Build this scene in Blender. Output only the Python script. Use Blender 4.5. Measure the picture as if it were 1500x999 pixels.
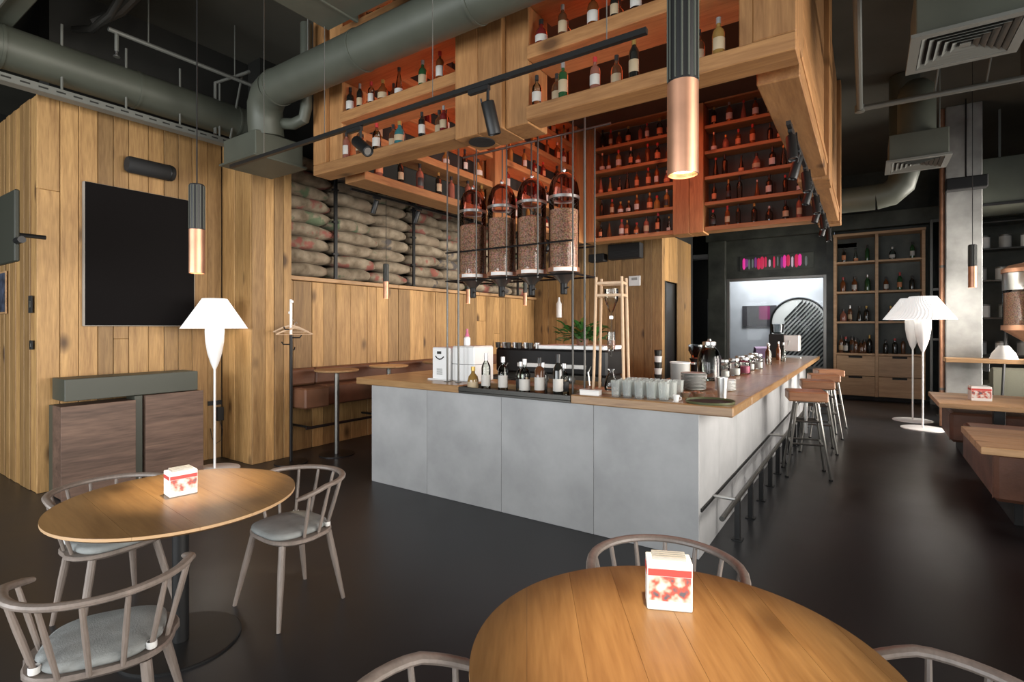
import bpy, math, random
from mathutils import Vector, Matrix
random.seed(11)
for o in list(bpy.data.objects): bpy.data.objects.remove(o, do_unlink=True)
scene = bpy.context.scene
COL = scene.collection
PI = math.pi
R_ = math.radians

# ------------------------------------------------------------------ camera, world, lights, exposure
cam_d = bpy.data.cameras.new('camera'); cam = bpy.data.objects.new('camera', cam_d); COL.objects.link(cam)
cam_d.sensor_width = 36.0; cam_d.lens = 18.43; cam_d.shift_y = -0.013; cam_d.clip_start = 0.05
cam.location = (0, 0, 1.62); cam.rotation_euler = (R_(90), 0, math.atan(520/768.0))
scene.camera = cam
vs = scene.view_settings
vs.view_transform = 'Standard'; vs.look = 'None'; vs.gamma = 1.0; vs.use_curve_mapping = False
vs.exposure = 0.0
world = bpy.data.worlds.new('world'); scene.world = world; world.use_nodes = True
bg = world.node_tree.nodes['Background']; bg.inputs[0].default_value = (0.80, 0.88, 1.0, 1); bg.inputs[1].default_value = 0.6

def area_light(name, loc, rot, sx, sy, power, color, spread=180):
    l = bpy.data.lights.new(name, 'AREA'); l.shape = 'RECTANGLE'; l.size = sx; l.size_y = sy; l.energy = power; l.color = color
    l.spread = R_(spread)
    o = bpy.data.objects.new(name, l); COL.objects.link(o); o.location = loc; o.rotation_euler = rot
    return o
# daylight through the three big windows in the wall behind the camera and the right wall; the farthest right one is added to brighten the far end
for x, pw in ((-6.0, 225), (-2.4, 210), (1.2, 105)):
    area_light('daylight_back', (x, -3.9, 1.8), (R_(90), 0, 0), 2.6, 2.6, pw, (0.95, 0.98, 1.0))
for y, pw in ((-1.6, 60), (1.4, 75), (4.4, 90), (7.4, 90), (10.8, 280)):
    area_light('daylight_right', (3.3, y, 1.9), (R_(90), 0, R_(90)), 2.2, 2.8, pw, (1.0, 0.93, 0.85), 85)

# ------------------------------------------------------------------ mesh helpers
def merge(*gs):
    V, Fc = [], []
    for v, f in gs:
        n = len(V); V += list(v); Fc += [tuple(i+n for i in q) for q in f]
    return V, Fc
def move(g, d=(0,0,0), rz=0, rx=0, ry=0, s=None):
    M = Matrix.Translation(d) @ Matrix.Rotation(rz, 4, 'Z') @ Matrix.Rotation(ry, 4, 'Y') @ Matrix.Rotation(rx, 4, 'X')
    if s: M = M @ Matrix.Diagonal((s[0], s[1], s[2], 1))
    return [tuple(M @ Vector(v)) for v in g[0]], g[1]
def box(sx, sy, sz, c=(0,0,0), b=0.0):
    hx, hy, hz = sx/2, sy/2, sz/2
    if b <= 0:
        v = [(c[0]+x*hx, c[1]+y*hy, c[2]+z*hz) for z in (-1,1) for y in (-1,1) for x in (-1,1)]
        return v, [(0,2,3,1),(4,5,7,6),(0,1,5,4),(2,6,7,3),(0,4,6,2),(1,3,7,5)]
    b = min(b, hx*.49, hy*.49, hz*.49)
    V = []; idx = {}
    for sxn in (-1,1):
        for syn in (-1,1):
            for szn in (-1,1):
                for ax in range(3):
                    p = [sxn*(hx-b), syn*(hy-b), szn*(hz-b)]
                    p[ax] = (sxn*hx, syn*hy, szn*hz)[ax]
                    idx[(sxn,syn,szn,ax)] = len(V); V.append((p[0]+c[0], p[1]+c[1], p[2]+c[2]))
    Fc = []
    def face(q, n):
        a, b_, c_ = (Vector(V[q[i]]) for i in range(3))
        if (b_-a).cross(c_-a).dot(Vector(n)) < 0: q = q[::-1]
        Fc.append(tuple(q))
    for ax in range(3):
        for s in (-1,1):
            o1, o2 = [a for a in range(3) if a != ax]
            q = []
            for s1, s2 in ((-1,-1),(1,-1),(1,1),(-1,1)):
                k = [0,0,0]; k[ax] = s; k[o1] = s1; k[o2] = s2; q.append(idx[(*k, ax)])
            n = [0,0,0]; n[ax] = s; face(q, n)
    for ax in range(3):
        o1, o2 = [a for a in range(3) if a != ax]
        for s1 in (-1,1):
            for s2 in (-1,1):
                k0 = [0,0,0]; k0[o1] = s1; k0[o2] = s2; k1 = list(k0); k0[ax] = -1; k1[ax] = 1
                n = [0,0,0]; n[o1] = s1; n[o2] = s2
                face([idx[(*k0,o1)], idx[(*k1,o1)], idx[(*k1,o2)], idx[(*k0,o2)]], n)
    for sxn in (-1,1):
        for syn in (-1,1):
            for szn in (-1,1):
                face([idx[(sxn,syn,szn,a)] for a in range(3)], (sxn,syn,szn))
    return V, Fc
def span(x0, x1, y0, y1, z0, z1, b=0.0):
    return box(abs(x1-x0), abs(y1-y0), abs(z1-z0), ((x0+x1)/2, (y0+y1)/2, (z0+z1)/2), b)
def lathe(prof, n=20, c=(0,0,0), a0=0, a1=2*PI, cap=False):
    V, Fc = [], []; full = abs(a1-a0-2*PI) < 1e-6; m = n if full else n+1
    for r, z in prof:
        for i in range(m):
            a = a0+(a1-a0)*i/n; V.append((c[0]+r*math.cos(a), c[1]+r*math.sin(a), c[2]+z))
    for j in range(len(prof)-1):
        for i in range(n):
            k = (i+1) % m
            Fc.append((j*m+i, j*m+k, (j+1)*m+k, (j+1)*m+i))
    if full and cap:
        if prof[0][0] > 1e-5: Fc.append(tuple(reversed(range(m))))
        if prof[-1][0] > 1e-5: Fc.append(tuple((len(prof)-1)*m+i for i in range(m)))
    return V, Fc
def cyl(r, h, c=(0,0,0), n=20, r2=None):
    return lathe([(r, 0), (r if r2 is None else r2, h)], n, c, cap=True)
def tube(pts, r, n=8, flat=None, caps=True, closed=False):
    pts = [Vector(p) for p in pts]; rs = r if isinstance(r, (list, tuple)) else [r]*len(pts)
    V, Fc = [], []; N = len(pts); up = None
    for i, p in enumerate(pts):
        if closed: t = (pts[(i+1)%N]-pts[i-1])
        else: t = pts[min(i+1,N-1)]-pts[max(i-1,0)]
        t.normalize()
        if up is None:
            up = Vector((0,0,1)) if abs(t.z) < .9 else Vector((1,0,0))
        s = t.cross(up)
        if s.length < 1e-4: up = Vector((0,1,0)); s = t.cross(up)
        s.normalize(); up = s.cross(t).normalized()
        for k in range(n):
            a = 2*PI*k/n
            V.append(tuple(p + s*math.cos(a)*rs[i]*(flat[0] if flat else 1) + up*math.sin(a)*rs[i]*(flat[1] if flat else 1)))
    for i in range(N if closed else N-1):
        for k in range(n):
            a, b = i*n+k, i*n+(k+1)%n; j = (i+1) % N
            Fc.append((a, b, j*n+(k+1)%n, j*n+k))
    if caps and not closed:
        Fc.append(tuple(reversed(range(n)))); Fc.append(tuple((N-1)*n+k for k in range(n)))
    return V, Fc
def rod(a, b, r, n=8): return tube([a, b], r, n)
def prism(poly, z0, z1):
    n = len(poly); V = [(x,y,z0) for x,y in poly]+[(x,y,z1) for x,y in poly]
    return V, [tuple(reversed(range(n))), tuple(range(n, 2*n))]+[(i,(i+1)%n,n+(i+1)%n,n+i) for i in range(n)]
def arc(c, r, a0, a1, n): return [(c[0]+r*math.cos(a0+(a1-a0)*i/n), c[1]+r*math.sin(a0+(a1-a0)*i/n)) for i in range(n+1)]

def mk_mesh(name, g, mat, smooth=True, ang=35):
    me = bpy.data.meshes.new(name); me.from_pydata(g[0], [], g[1])
    me.materials.append(mat)
    if smooth:
        me.polygons.foreach_set('use_smooth', [True]*len(me.polygons)); me.set_sharp_from_angle(angle=R_(ang))
    me.update(); return me
def obj(name, g, mat, parent=None, loc=(0,0,0), rot=(0,0,0), smooth=True, ang=35, me=None):
    me = me or mk_mesh(name, g, mat, smooth, ang)
    o = bpy.data.objects.new(name, me); COL.objects.link(o); o.location = loc; o.rotation_euler = rot
    if parent: o.parent = parent
    return o
def tag(o, label, cat, group=None, kind=None):
    if label: o['label'] = label
    if cat: o['category'] = cat
    if group: o['group'] = group
    if kind: o['kind'] = kind
    return o
def thing(name, label, cat, loc=(0,0,0), rz=0, group=None, kind=None):
    o = bpy.data.objects.new(name, None); COL.objects.link(o); o.location = loc; o.rotation_euler = (0,0,rz); o.empty_display_size = .1
    return tag(o, label, cat, group, kind)
def part(name, g, mat, parent, **k): return obj(name, g, mat, parent, **k)
def bpart(name, x0, x1, y0, y1, z0, z1, mat, parent, b=0.004, rz=0):
    """a box part with its own origin at its centre (coordinates in the parent's frame)"""
    return obj(name, box(abs(x1-x0), abs(y1-y0), abs(z1-z0), (0,0,0), b), mat, parent, loc=((x0+x1)/2,(y0+y1)/2,(z0+z1)/2), rot=(0,0,rz))
def dup(root, loc, rz, label, group=None):
    r = root.copy(); COL.objects.link(r); r.location = loc; r.rotation_euler = (0,0,rz); r['label'] = label
    if group: r['group'] = group
    for ch in list(root.children):
        c = ch.copy(); COL.objects.link(c); c.parent = r
        for g in list(ch.children):
            d = g.copy(); COL.objects.link(d); d.parent = c
    return r
ORD = ['first','second','third','fourth','fifth','sixth','seventh','eighth','ninth','tenth','eleventh','twelfth','thirteenth','fourteenth','fifteenth','sixteenth']

# ------------------------------------------------------------------ materials
def new_mat(name):
    m = bpy.data.materials.new(name); m.use_nodes = True; nt = m.node_tree
    return m, nt, nt.nodes['Principled BSDF']
def plain(name, col, rough=.5, metal=0, emit=None, es=0, spec=None, bump=0, bscale=60, var=0.0, vscale=4):
    m, nt, p = new_mat(name); L = nt.links
    p.inputs['Base Color'].default_value = (*col, 1); p.inputs['Roughness'].default_value = rough; p.inputs['Metallic'].default_value = metal
    if spec is not None: p.inputs['Specular IOR Level'].default_value = spec
    if emit: p.inputs['Emission Color'].default_value = (*emit, 1); p.inputs['Emission Strength'].default_value = es
    if var or bump:
        tc = nt.nodes.new('ShaderNodeTexCoord')
    if var:
        n = nt.nodes.new('ShaderNodeTexNoise'); n.inputs['Scale'].default_value = vscale; n.inputs['Detail'].default_value = 6
        L.new(tc.outputs['Object'], n.inputs['Vector'])
        r = nt.nodes.new('ShaderNodeValToRGB'); r.color_ramp.elements[0].position = .3; r.color_ramp.elements[1].position = .72
        r.color_ramp.elements[0].color = (*[c*(1-var) for c in col], 1); r.color_ramp.elements[1].color = (*[min(1,c*(1+var)) for c in col], 1)
        L.new(n.outputs['Fac'], r.inputs['Fac']); L.new(r.outputs['Color'], p.inputs['Base Color'])
    if bump:
        n2 = nt.nodes.new('ShaderNodeTexNoise'); n2.inputs['Scale'].default_value = bscale; n2.inputs['Detail'].default_value = 4
        L.new(tc.outputs['Object'], n2.inputs['Vector'])
        bn = nt.nodes.new('ShaderNodeBump'); bn.inputs['Strength'].default_value = bump; bn.inputs['Distance'].default_value = .01
        L.new(n2.outputs['Fac'], bn.inputs['Height']); L.new(bn.outputs['Normal'], p.inputs['Normal'])
    return m
def wood(name, dark, light, axis='z', rough=.5, knots=.6, rnd=.35, scale=1.0, coat=0.0):
    m, nt, p = new_mat(name); L = nt.links; N = nt.nodes.new
    tc = N('ShaderNodeTexCoord'); oi = N('ShaderNodeObjectInfo')
    mul = N('ShaderNodeMath'); mul.operation = 'MULTIPLY'; mul.inputs[1].default_value = 43.0; L.new(oi.outputs['Random'], mul.inputs[0])
    add = N('ShaderNodeVectorMath'); add.operation = 'ADD'; L.new(tc.outputs['Object'], add.inputs[0]); L.new(mul.outputs[0], add.inputs[1])
    mp = N('ShaderNodeMapping'); k = [9*scale]*3; k['xyz'.index(axis)] = .75*scale; mp.inputs['Scale'].default_value = k; L.new(add.outputs[0], mp.inputs['Vector'])
    n1 = N('ShaderNodeTexNoise'); n1.inputs['Scale'].default_value = 1.6; n1.inputs['Detail'].default_value = 9; n1.inputs['Roughness'].default_value = .62; n1.inputs['Distortion'].default_value = .7
    L.new(mp.outputs[0], n1.inputs['Vector'])
    n2 = N('ShaderNodeTexNoise'); n2.inputs['Scale'].default_value = 9; n2.inputs['Detail'].default_value = 3; L.new(mp.outputs[0], n2.inputs['Vector'])
    mix = N('ShaderNodeMix'); mix.inputs[0].default_value = .35; L.new(n1.outputs['Fac'], mix.inputs[2]); L.new(n2.outputs['Fac'], mix.inputs[3])
    rp = N('ShaderNodeValToRGB'); rp.color_ramp.elements[0].position = .33; rp.color_ramp.elements[1].position = .68
    rp.color_ramp.elements[0].color = (*dark, 1); rp.color_ramp.elements[1].color = (*light, 1); L.new(mix.outputs[0], rp.inputs['Fac'])
    # per-board tint
    hs = N('ShaderNodeHueSaturation'); mr = N('ShaderNodeMapRange'); mr.inputs[3].default_value = 1-rnd; mr.inputs[4].default_value = 1+rnd*.6
    L.new(oi.outputs['Random'], mr.inputs[0]); L.new(mr.outputs[0], hs.inputs['Value']); L.new(rp.outputs['Color'], hs.inputs['Color'])
    # knots
    mp2 = N('ShaderNodeMapping'); k2 = [2.6]*3; k2['xyz'.index(axis)] = 1.5; mp2.inputs['Scale'].default_value = k2; L.new(add.outputs[0], mp2.inputs['Vector'])
    vo = N('ShaderNodeTexVoronoi'); vo.inputs['Scale'].default_value = 1.0; L.new(mp2.outputs[0], vo.inputs['Vector'])
    kr = N('ShaderNodeValToRGB'); kr.color_ramp.elements[0].position = .07; kr.color_ramp.elements[1].position = .19
    kr.color_ramp.elements[0].color = (knots,)*3+(1,); kr.color_ramp.elements[1].color = (0,0,0,1); L.new(vo.outputs['Distance'], kr.inputs['Fac'])
    mk = N('ShaderNodeMix'); mk.data_type = 'RGBA'; mk.inputs[7].default_value = (dark[0]*.22, dark[1]*.18, dark[2]*.15, 1)
    L.new(kr.outputs['Color'], mk.inputs[0]); L.new(hs.outputs['Color'], mk.inputs[6]); L.new(mk.outputs[2], p.inputs['Base Color'])
    p.inputs['Roughness'].default_value = rough
    if coat: p.inputs['Coat Weight'].default_value = coat; p.inputs['Coat Roughness'].default_value = .25
    bn = N('ShaderNodeBump'); bn.inputs['Strength'].default_value = .12; bn.inputs['Distance'].default_value = .004
    L.new(mix.outputs[0], bn.inputs['Height']); L.new(bn.outputs['Normal'], p.inputs['Normal'])
    return m
def thin_glass(name, tint=(.95,.97,.96), rough=.02, refl=1.0, haze=0.0):
    m = bpy.data.materials.new(name); m.use_nodes = True; nt = m.node_tree; nt.nodes.clear(); N = nt.nodes.new; L = nt.links
    out = N('ShaderNodeOutputMaterial'); t = N('ShaderNodeBsdfTransparent'); t.inputs[0].default_value = (*tint, 1)
    g = N('ShaderNodeBsdfGlossy'); g.inputs['Roughness'].default_value = rough
    fr = N('ShaderNodeFresnel'); fr.inputs[0].default_value = 1.0+.5*refl
    mx = N('ShaderNodeMixShader'); L.new(fr.outputs[0], mx.inputs[0]); L.new(t.outputs[0], mx.inputs[1]); L.new(g.outputs[0], mx.inputs[2])
    if haze:
        df = N('ShaderNodeBsdfTranslucent'); df.inputs[0].default_value = (.85,.9,.88,1); d2 = N('ShaderNodeBsdfDiffuse'); d2.inputs[0].default_value = (.85,.9,.88,1)
        ad = N('ShaderNodeMixShader'); L.new(df.outputs[0], ad.inputs[1]); L.new(d2.outputs[0], ad.inputs[2]); m2 = N('ShaderNodeMixShader'); m2.inputs[0].default_value = haze
        L.new(mx.outputs[0], m2.inputs[1]); L.new(ad.outputs[0], m2.inputs[2]); L.new(m2.outputs[0], out.inputs[0])
    else: L.new(mx.outputs[0], out.inputs[0])
    return m
M = {}
M['oak_z'] = wood('oak_planks', (.26,.136,.046), (.53,.318,.122), 'z', .55, .9, .38)
M['oak_y'] = wood('oak_board_along', (.30,.165,.070), (.54,.33,.165), 'y', .5, .7, .25)
M['oak_x'] = wood('oak_board_across', (.30,.165,.070), (.54,.33,.165), 'x', .5, .7, .25)
M['cage_x'] = wood('larch_beam_x', (.235,.104,.036), (.45,.232,.088), 'x', .5, .8, .25)
M['cage_y'] = wood('larch_beam_y', (.235,.104,.036), (.45,.232,.088), 'y', .5, .8, .25)
M['cage_z'] = wood('larch_beam_z', (.265,.120,.041), (.50,.258,.098), 'z', .5, .8, .25)
M['top_x'] = wood('worktop_x', (.22,.115,.045), (.42,.25,.11), 'x', .32, .5, .2, coat=.3)
M['top_y'] = wood('worktop_y', (.22,.115,.045), (.42,.25,.11), 'y', .32, .5, .2, coat=.3)
M['table'] = wood('table_oak', (.165,.084,.028), (.285,.162,.060), 'x', .36, .55, .16, coat=.25)
M['table_edge'] = plain('table_edge', (.50,.32,.17), .5)
M['cab'] = wood('cabinet_oak', (.42,.25,.13), (.62,.40,.23), 'x', .5, .3, .15)
M['drip'] = plain('beech', (.55,.38,.24), .5, var=.1, vscale=20)
M['stool'] = wood('stool_wood', (.22,.095,.045), (.40,.20,.10), 'x', .45, .4, .3)
M['chair'] = wood('chair_taupe', (.165,.135,.115), (.265,.218,.188), 'z', .42, .1, .12)
M['cushion'] = plain('grey_felt', (.25,.262,.255), .95, bump=.25, bscale=180, var=.12, vscale=14)
M['strap'] = plain('white_strap', (.7,.7,.68), .6)
M['black'] = plain('black_metal', (.014,.014,.014), .42, .3)
M['blackm'] = plain('black_matte', (.012,.012,.012), .75)
M['screen'] = plain('screen_black', (.009,.008,.008), .8, spec=.04)
M['frame_grey'] = plain('screen_bezel', (.30,.27,.23), .5)
M['ceil'] = plain('ceiling_dark', (.074,.070,.053), .9, var=.15, vscale=1.2)
M['duct'] = plain('duct_paint', (.080,.087,.067), .5, .15, var=.12, vscale=3)
M['pipe'] = plain('pipe_grey', (.17,.175,.155), .5, .2)
M['greenbox'] = plain('olive_paint', (.055,.060,.045), .5)
M['greenwall'] = plain('dark_green_wall', (.062,.068,.054), .5, var=.55, vscale=2.2)
M['darkwall'] = plain('dark_wall', (.018,.018,.015), .8)
M['white'] = plain('white_enamel', (.88,.88,.87), .4)
M['porcelain'] = plain('porcelain', (.75,.74,.71), .3)
M['greyceramic'] = plain('grey_ceramic', (.36,.36,.34), .45, var=.1)
M['steel'] = plain('brushed_steel', (.62,.62,.60), .28, .95)
M['darksteel'] = plain('dark_steel', (.06,.058,.052), .35, .6)
M['gunmetal'] = plain('gunmetal', (.20,.195,.18), .35, .85)
M['rodmetal'] = plain('rod_metal', (.11,.105,.095), .45, .6)
M['copper'] = plain('copper', (.55,.29,.18), .42, .8, var=.18, vscale=9)
M['leather'] = plain('brown_leather', (.135,.058,.034), .5, bump=.25, bscale=40, var=.3, vscale=5)
M['bench_leather'] = plain('cognac_leather', (.16,.070,.036), .5, bump=.2, bscale=40, var=.25, vscale=4)
M['corten'] = wood('rust_steel', (.075,.044,.031), (.23,.140,.098), 'y', .55, 0.0, .12, .7)
M['greencloth'] = plain('moss_fabric', (.16,.16,.12), .9, bump=.2)
M['plastic_red'] = plain('pink_plastic', (.55,.12,.22), .4)
M['leaf'] = plain('leaf', (.03,.10,.018), .45, var=.3, vscale=10)
M['paper'] = plain('paper_white', (.80,.78,.75), .6)
M['print_red'] = plain('red_print', (.60,.07,.06), .5)
M['glass'] = thin_glass('clear_glass', (.93,.955,.94))
M['glass_smoke'] = thin_glass('hopper_glass', (.95,.92,.90), .03)
M['tumbler'] = thin_glass('tumbler_glass', (.97,.985,.975), .03, haze=.24)
M['pane'] = thin_glass('window_pane', (.90,.92,.92), .01, .3)
M['darkpane'] = thin_glass('dark_pane', (.45,.48,.50), .03)
M['red_dome'] = thin_glass('amber_dome', (.72,.46,.42), .04)

def mat_concrete_panel():
    m, nt, p = new_mat('grey_concrete_board'); L = nt.links; N = nt.nodes.new
    tc = N('ShaderNodeTexCoord'); oi = N('ShaderNodeObjectInfo')
    add = N('ShaderNodeVectorMath'); add.operation = 'ADD'; mul = N('ShaderNodeMath'); mul.operation = 'MULTIPLY'; mul.inputs[1].default_value = 31
    L.new(oi.outputs['Random'], mul.inputs[0]); L.new(tc.outputs['Object'], add.inputs[0]); L.new(mul.outputs[0], add.inputs[1])
    n = N('ShaderNodeTexNoise'); n.inputs['Scale'].default_value = 1.7; n.inputs['Detail'].default_value = 8; n.inputs['Roughness'].default_value = .6; L.new(add.outputs[0], n.inputs['Vector'])
    r = N('ShaderNodeValToRGB'); r.color_ramp.elements[0].position = .35; r.color_ramp.elements[1].position = .7
    r.color_ramp.elements[0].color = (.300,.303,.306,1); r.color_ramp.elements[1].color = (.415,.418,.420,1)
    L.new(n.outputs['Fac'], r.inputs['Fac']); L.new(r.outputs['Color'], p.inputs['Base Color']); p.inputs['Roughness'].default_value = .62
    return m
M['panel'] = mat_concrete_panel()
M['column'] = plain('raw_concrete', (.30,.30,.285), .85, bump=.3, bscale=12, var=.28, vscale=3.5)
def mat_floor():
    m, nt, p = new_mat('polished_dark_concrete'); L = nt.links; N = nt.nodes.new
    tc = N('ShaderNodeTexCoord')
    n = N('ShaderNodeTexNoise'); n.inputs['Scale'].default_value = .7; n.inputs['Detail'].default_value = 10; n.inputs['Roughness'].default_value = .6; L.new(tc.outputs['Object'], n.inputs['Vector'])
    r = N('ShaderNodeValToRGB'); r.color_ramp.elements[0].position = .3; r.color_ramp.elements[1].position = .75
    r.color_ramp.elements[0].color = (.014,.015,.017,1); r.color_ramp.elements[1].color = (.034,.034,.036,1)
    L.new(n.outputs['Fac'], r.inputs['Fac']); L.new(r.outputs['Color'], p.inputs['Base Color'])
    r2 = N('ShaderNodeMapRange'); r2.inputs[1].default_value = .3; r2.inputs[2].default_value = .75; r2.inputs[3].default_value = .27; r2.inputs[4].default_value = .42
    L.new(n.outputs['Fac'], r2.inputs[0]); L.new(r2.outputs[0], p.inputs['Roughness']); p.inputs['Specular IOR Level'].default_value = .38
    return m
M['floor'] = mat_floor()
def mat_burlap():
    m, nt, p = new_mat('burlap'); L = nt.links; N = nt.nodes.new
    tc = N('ShaderNodeTexCoord'); oi = N('ShaderNodeObjectInfo')
    mul = N('ShaderNodeMath'); mul.operation = 'MULTIPLY'; mul.inputs[1].default_value = 57; L.new(oi.outputs['Random'], mul.inputs[0])
    add = N('ShaderNodeVectorMath'); add.operation = 'ADD'; L.new(tc.outputs['Object'], add.inputs[0]); L.new(mul.outputs[0], add.inputs[1])
    n = N('ShaderNodeTexNoise'); n.inputs['Scale'].default_value = 6; n.inputs['Detail'].default_value = 8; L.new(add.outputs[0], n.inputs['Vector'])
    r = N('ShaderNodeValToRGB'); r.color_ramp.elements[0].position = .3; r.color_ramp.elements[1].position = .75
    r.color_ramp.elements[0].color = (.13,.098,.062,1); r.color_ramp.elements[1].color = (.36,.295,.21,1); L.new(n.outputs['Fac'], r.inputs['Fac'])
    # printed marks: sparse blotches, hue by sack
    v = N('ShaderNodeTexNoise'); v.inputs['Scale'].default_value = 4.5; v.inputs['Detail'].default_value = 3; v.inputs['Distortion'].default_value = .2; L.new(add.outputs[0], v.inputs['Vector'])
    vr = N('ShaderNodeValToRGB'); vr.color_ramp.elements[0].position = .55; vr.color_ramp.elements[1].position = .62
    vr.color_ramp.elements[0].color = (0,0,0,1); vr.color_ramp.elements[1].color = (.75,.75,.75,1); L.new(v.outputs['Fac'], vr.inputs['Fac'])
    hr = N('ShaderNodeValToRGB'); hr.color_ramp.interpolation = 'CONSTANT'; e = hr.color_ramp.elements
    e[0].position = 0; e[0].color = (.26,.06,.05,1); e[1].position = .28; e[1].color = (.06,.12,.06,1)
    for pos, c in ((.45,(.25,.19,.13,1)),(.72,(.05,.05,.06,1)),(.85,(.30,.08,.06,1))):
        q = e.new(pos); q.color = c
    L.new(oi.outputs['Random'], hr.inputs['Fac'])
    mk = N('ShaderNodeMix'); mk.data_type = 'RGBA'; L.new(vr.outputs['Color'], mk.inputs[0]); L.new(r.outputs['Color'], mk.inputs[6]); L.new(hr.outputs['Color'], mk.inputs[7])
    L.new(mk.outputs[2], p.inputs['Base Color']); p.inputs['Roughness'].default_value = .95
    n2 = N('ShaderNodeTexNoise'); n2.inputs['Scale'].default_value = 25; n2.inputs['Detail'].default_value = 5; L.new(add.outputs[0], n2.inputs['Vector'])
    bn = N('ShaderNodeBump'); bn.inputs['Strength'].default_value = .5; bn.inputs['Distance'].default_value = .01; L.new(n2.outputs['Fac'], bn.inputs['Height']); L.new(bn.outputs['Normal'], p.inputs['Normal'])
    return m
M['burlap'] = mat_burlap()
def mat_beans():
    m, nt, p = new_mat('coffee_beans'); L = nt.links; N = nt.nodes.new
    tc = N('ShaderNodeTexCoord'); v = N('ShaderNodeTexVoronoi'); v.inputs['Scale'].default_value = 70; L.new(tc.outputs['Object'], v.inputs['Vector'])
    r = N('ShaderNodeValToRGB'); r.color_ramp.elements[0].color = (.68,.42,.28,1); r.color_ramp.elements[1].color = (.22,.11,.065,1); r.color_ramp.elements[1].position = .75
    L.new(v.outputs['Distance'], r.inputs['Fac'])
    mx = N('ShaderNodeMix'); mx.data_type = 'RGBA'; mx.blend_type = 'MULTIPLY'; mx.inputs[0].default_value = .3
    L.new(r.outputs['Color'], mx.inputs[6]); L.new(v.outputs['Color'], mx.inputs[7]); L.new(mx.outputs[2], p.inputs['Base Color']); p.inputs['Roughness'].default_value = .5
    bn = N('ShaderNodeBump'); bn.invert = True; bn.inputs['Strength'].default_value = .8; bn.inputs['Distance'].default_value = .008; L.new(v.outputs['Distance'], bn.inputs['Height']); L.new(bn.outputs['Normal'], p.inputs['Normal'])
    return m
M['beans'] = mat_beans()
def mat_picture():
    m, nt, p = new_mat('menu_picture'); L = nt.links; N = nt.nodes.new
    tc = N('ShaderNodeTexCoord'); n = N('ShaderNodeTexNoise'); n.inputs['Scale'].default_value = 26; n.inputs['Detail'].default_value = 2; L.new(tc.outputs['Object'], n.inputs['Vector'])
    r = N('ShaderNodeValToRGB'); e = r.color_ramp.elements; e[0].position = .36; e[0].color = (.13,.12,.14,1); e[1].position = .62; e[1].color = (.72,.68,.66,1)
    q = e.new(.44); q.color = (.58,.10,.07,1); q = e.new(.52); q.color = (.62,.42,.34,1)
    L.new(n.outputs['Fac'], r.inputs['Fac']); L.new(r.outputs['Color'], p.inputs['Base Color']); p.inputs['Roughness'].default_value = .3
    return m
M['picture'] = mat_picture()
def emis(name, col, s):
    m, nt, p = new_mat(name); p.inputs['Base Color'].default_value = (0,0,0,1); p.inputs['Emission Color'].default_value = (*col,1); p.inputs['Emission Strength'].default_value = s
    return m
M['led_red'] = emis('led_red', (1.0,.14,.035), 18)
M['bulb'] = emis('warm_bulb', (1.0,.72,.40), 12)
M['neon'] = emis('pink_neon', (1.0,.05,.40), .75)
M['neon_w'] = emis('white_neon', (1.0,.75,.90), .5)
def shade_mat():
    m, nt, p = new_mat('pleated_shade'); p.inputs['Base Color'].default_value = (.85,.85,.84,1); p.inputs['Roughness'].default_value = .7
    p.inputs['Emission Color'].default_value = (1,.98,.95,1); p.inputs['Emission Strength'].default_value = .55
    return m
M['shade'] = shade_mat()

# ================================================================== the setting
FX0, FX1, FY0, FY1, CZ = -12.0, 3.4, -4.0, 16.5, 5.2
def struct(name, label, cat='wall', loc=(0,0,0)): return thing(name, label, cat, loc, kind='structure')
tag(obj('floor', span(FX0, FX1+2, FY0, FY1+2, -.12, 0), M['floor']), 'dark polished concrete floor with soft reflections', 'floor', kind='structure')
tag(obj('ceiling', span(FX0, FX1+2, FY0, FY1+2, CZ, CZ+.15), M['ceil']), 'dark olive painted concrete ceiling high above the bar', 'ceiling', kind='structure')

# wall behind the camera: piers and openings for three windows
w = struct('wall_back', 'dark wall with three tall windows opposite the bar')
def piers(w, along, fixed, edges, z0, z1, lo, hi, t=.2):
    """wall with openings: edges = [(a0,a1)] of the openings"""
    cuts = [lo]+[e for p in edges for e in p]+[hi]
    for i in range(0, len(cuts), 2):
        a, b = cuts[i], cuts[i+1]
        if along == 'x': bpart('pier', a, b, fixed-t, fixed, 0, CZ, M['greenwall'], w, 0)
        else: bpart('pier', fixed, fixed+t, a, b, 0, CZ, M['greenwall'], w, 0)
    for a, b in edges:
        if along == 'x':
            bpart('lintel', a, b, fixed-t, fixed, z1, CZ, M['greenwall'], w, 0); bpart('sill_wall', a, b, fixed-t, fixed, 0, z0, M['greenwall'], w, 0)
        else:
            bpart('lintel', fixed, fixed+t, a, b, z1, CZ, M['greenwall'], w, 0); bpart('sill_wall', fixed, fixed+t, a, b, 0, z0, M['greenwall'], w, 0)
piers(w, 'x', -4.0, [(-7.4,-4.6),(-3.8,-1.0),(-.2,2.6)], .4, 3.6, FX0, FX1)
w = struct('wall_right', 'dark wall with five tall windows along the leather benches, the farthest added for light')
piers(w, 'y', 3.4, [(-2.8,-.4),(.2,2.6),(3.2,5.6),(6.2,8.6),(9.6,12.0)], .4, 3.4, FY0, FY1)  # last opening is added to bring light to the far column and cabinet
tag(obj('wall_outer', span(FX0-.2, FX0, FY0, FY1, 0, CZ), M['darkwall']), 'dark side wall far beyond the wooden wall', 'wall', kind='structure')

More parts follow.
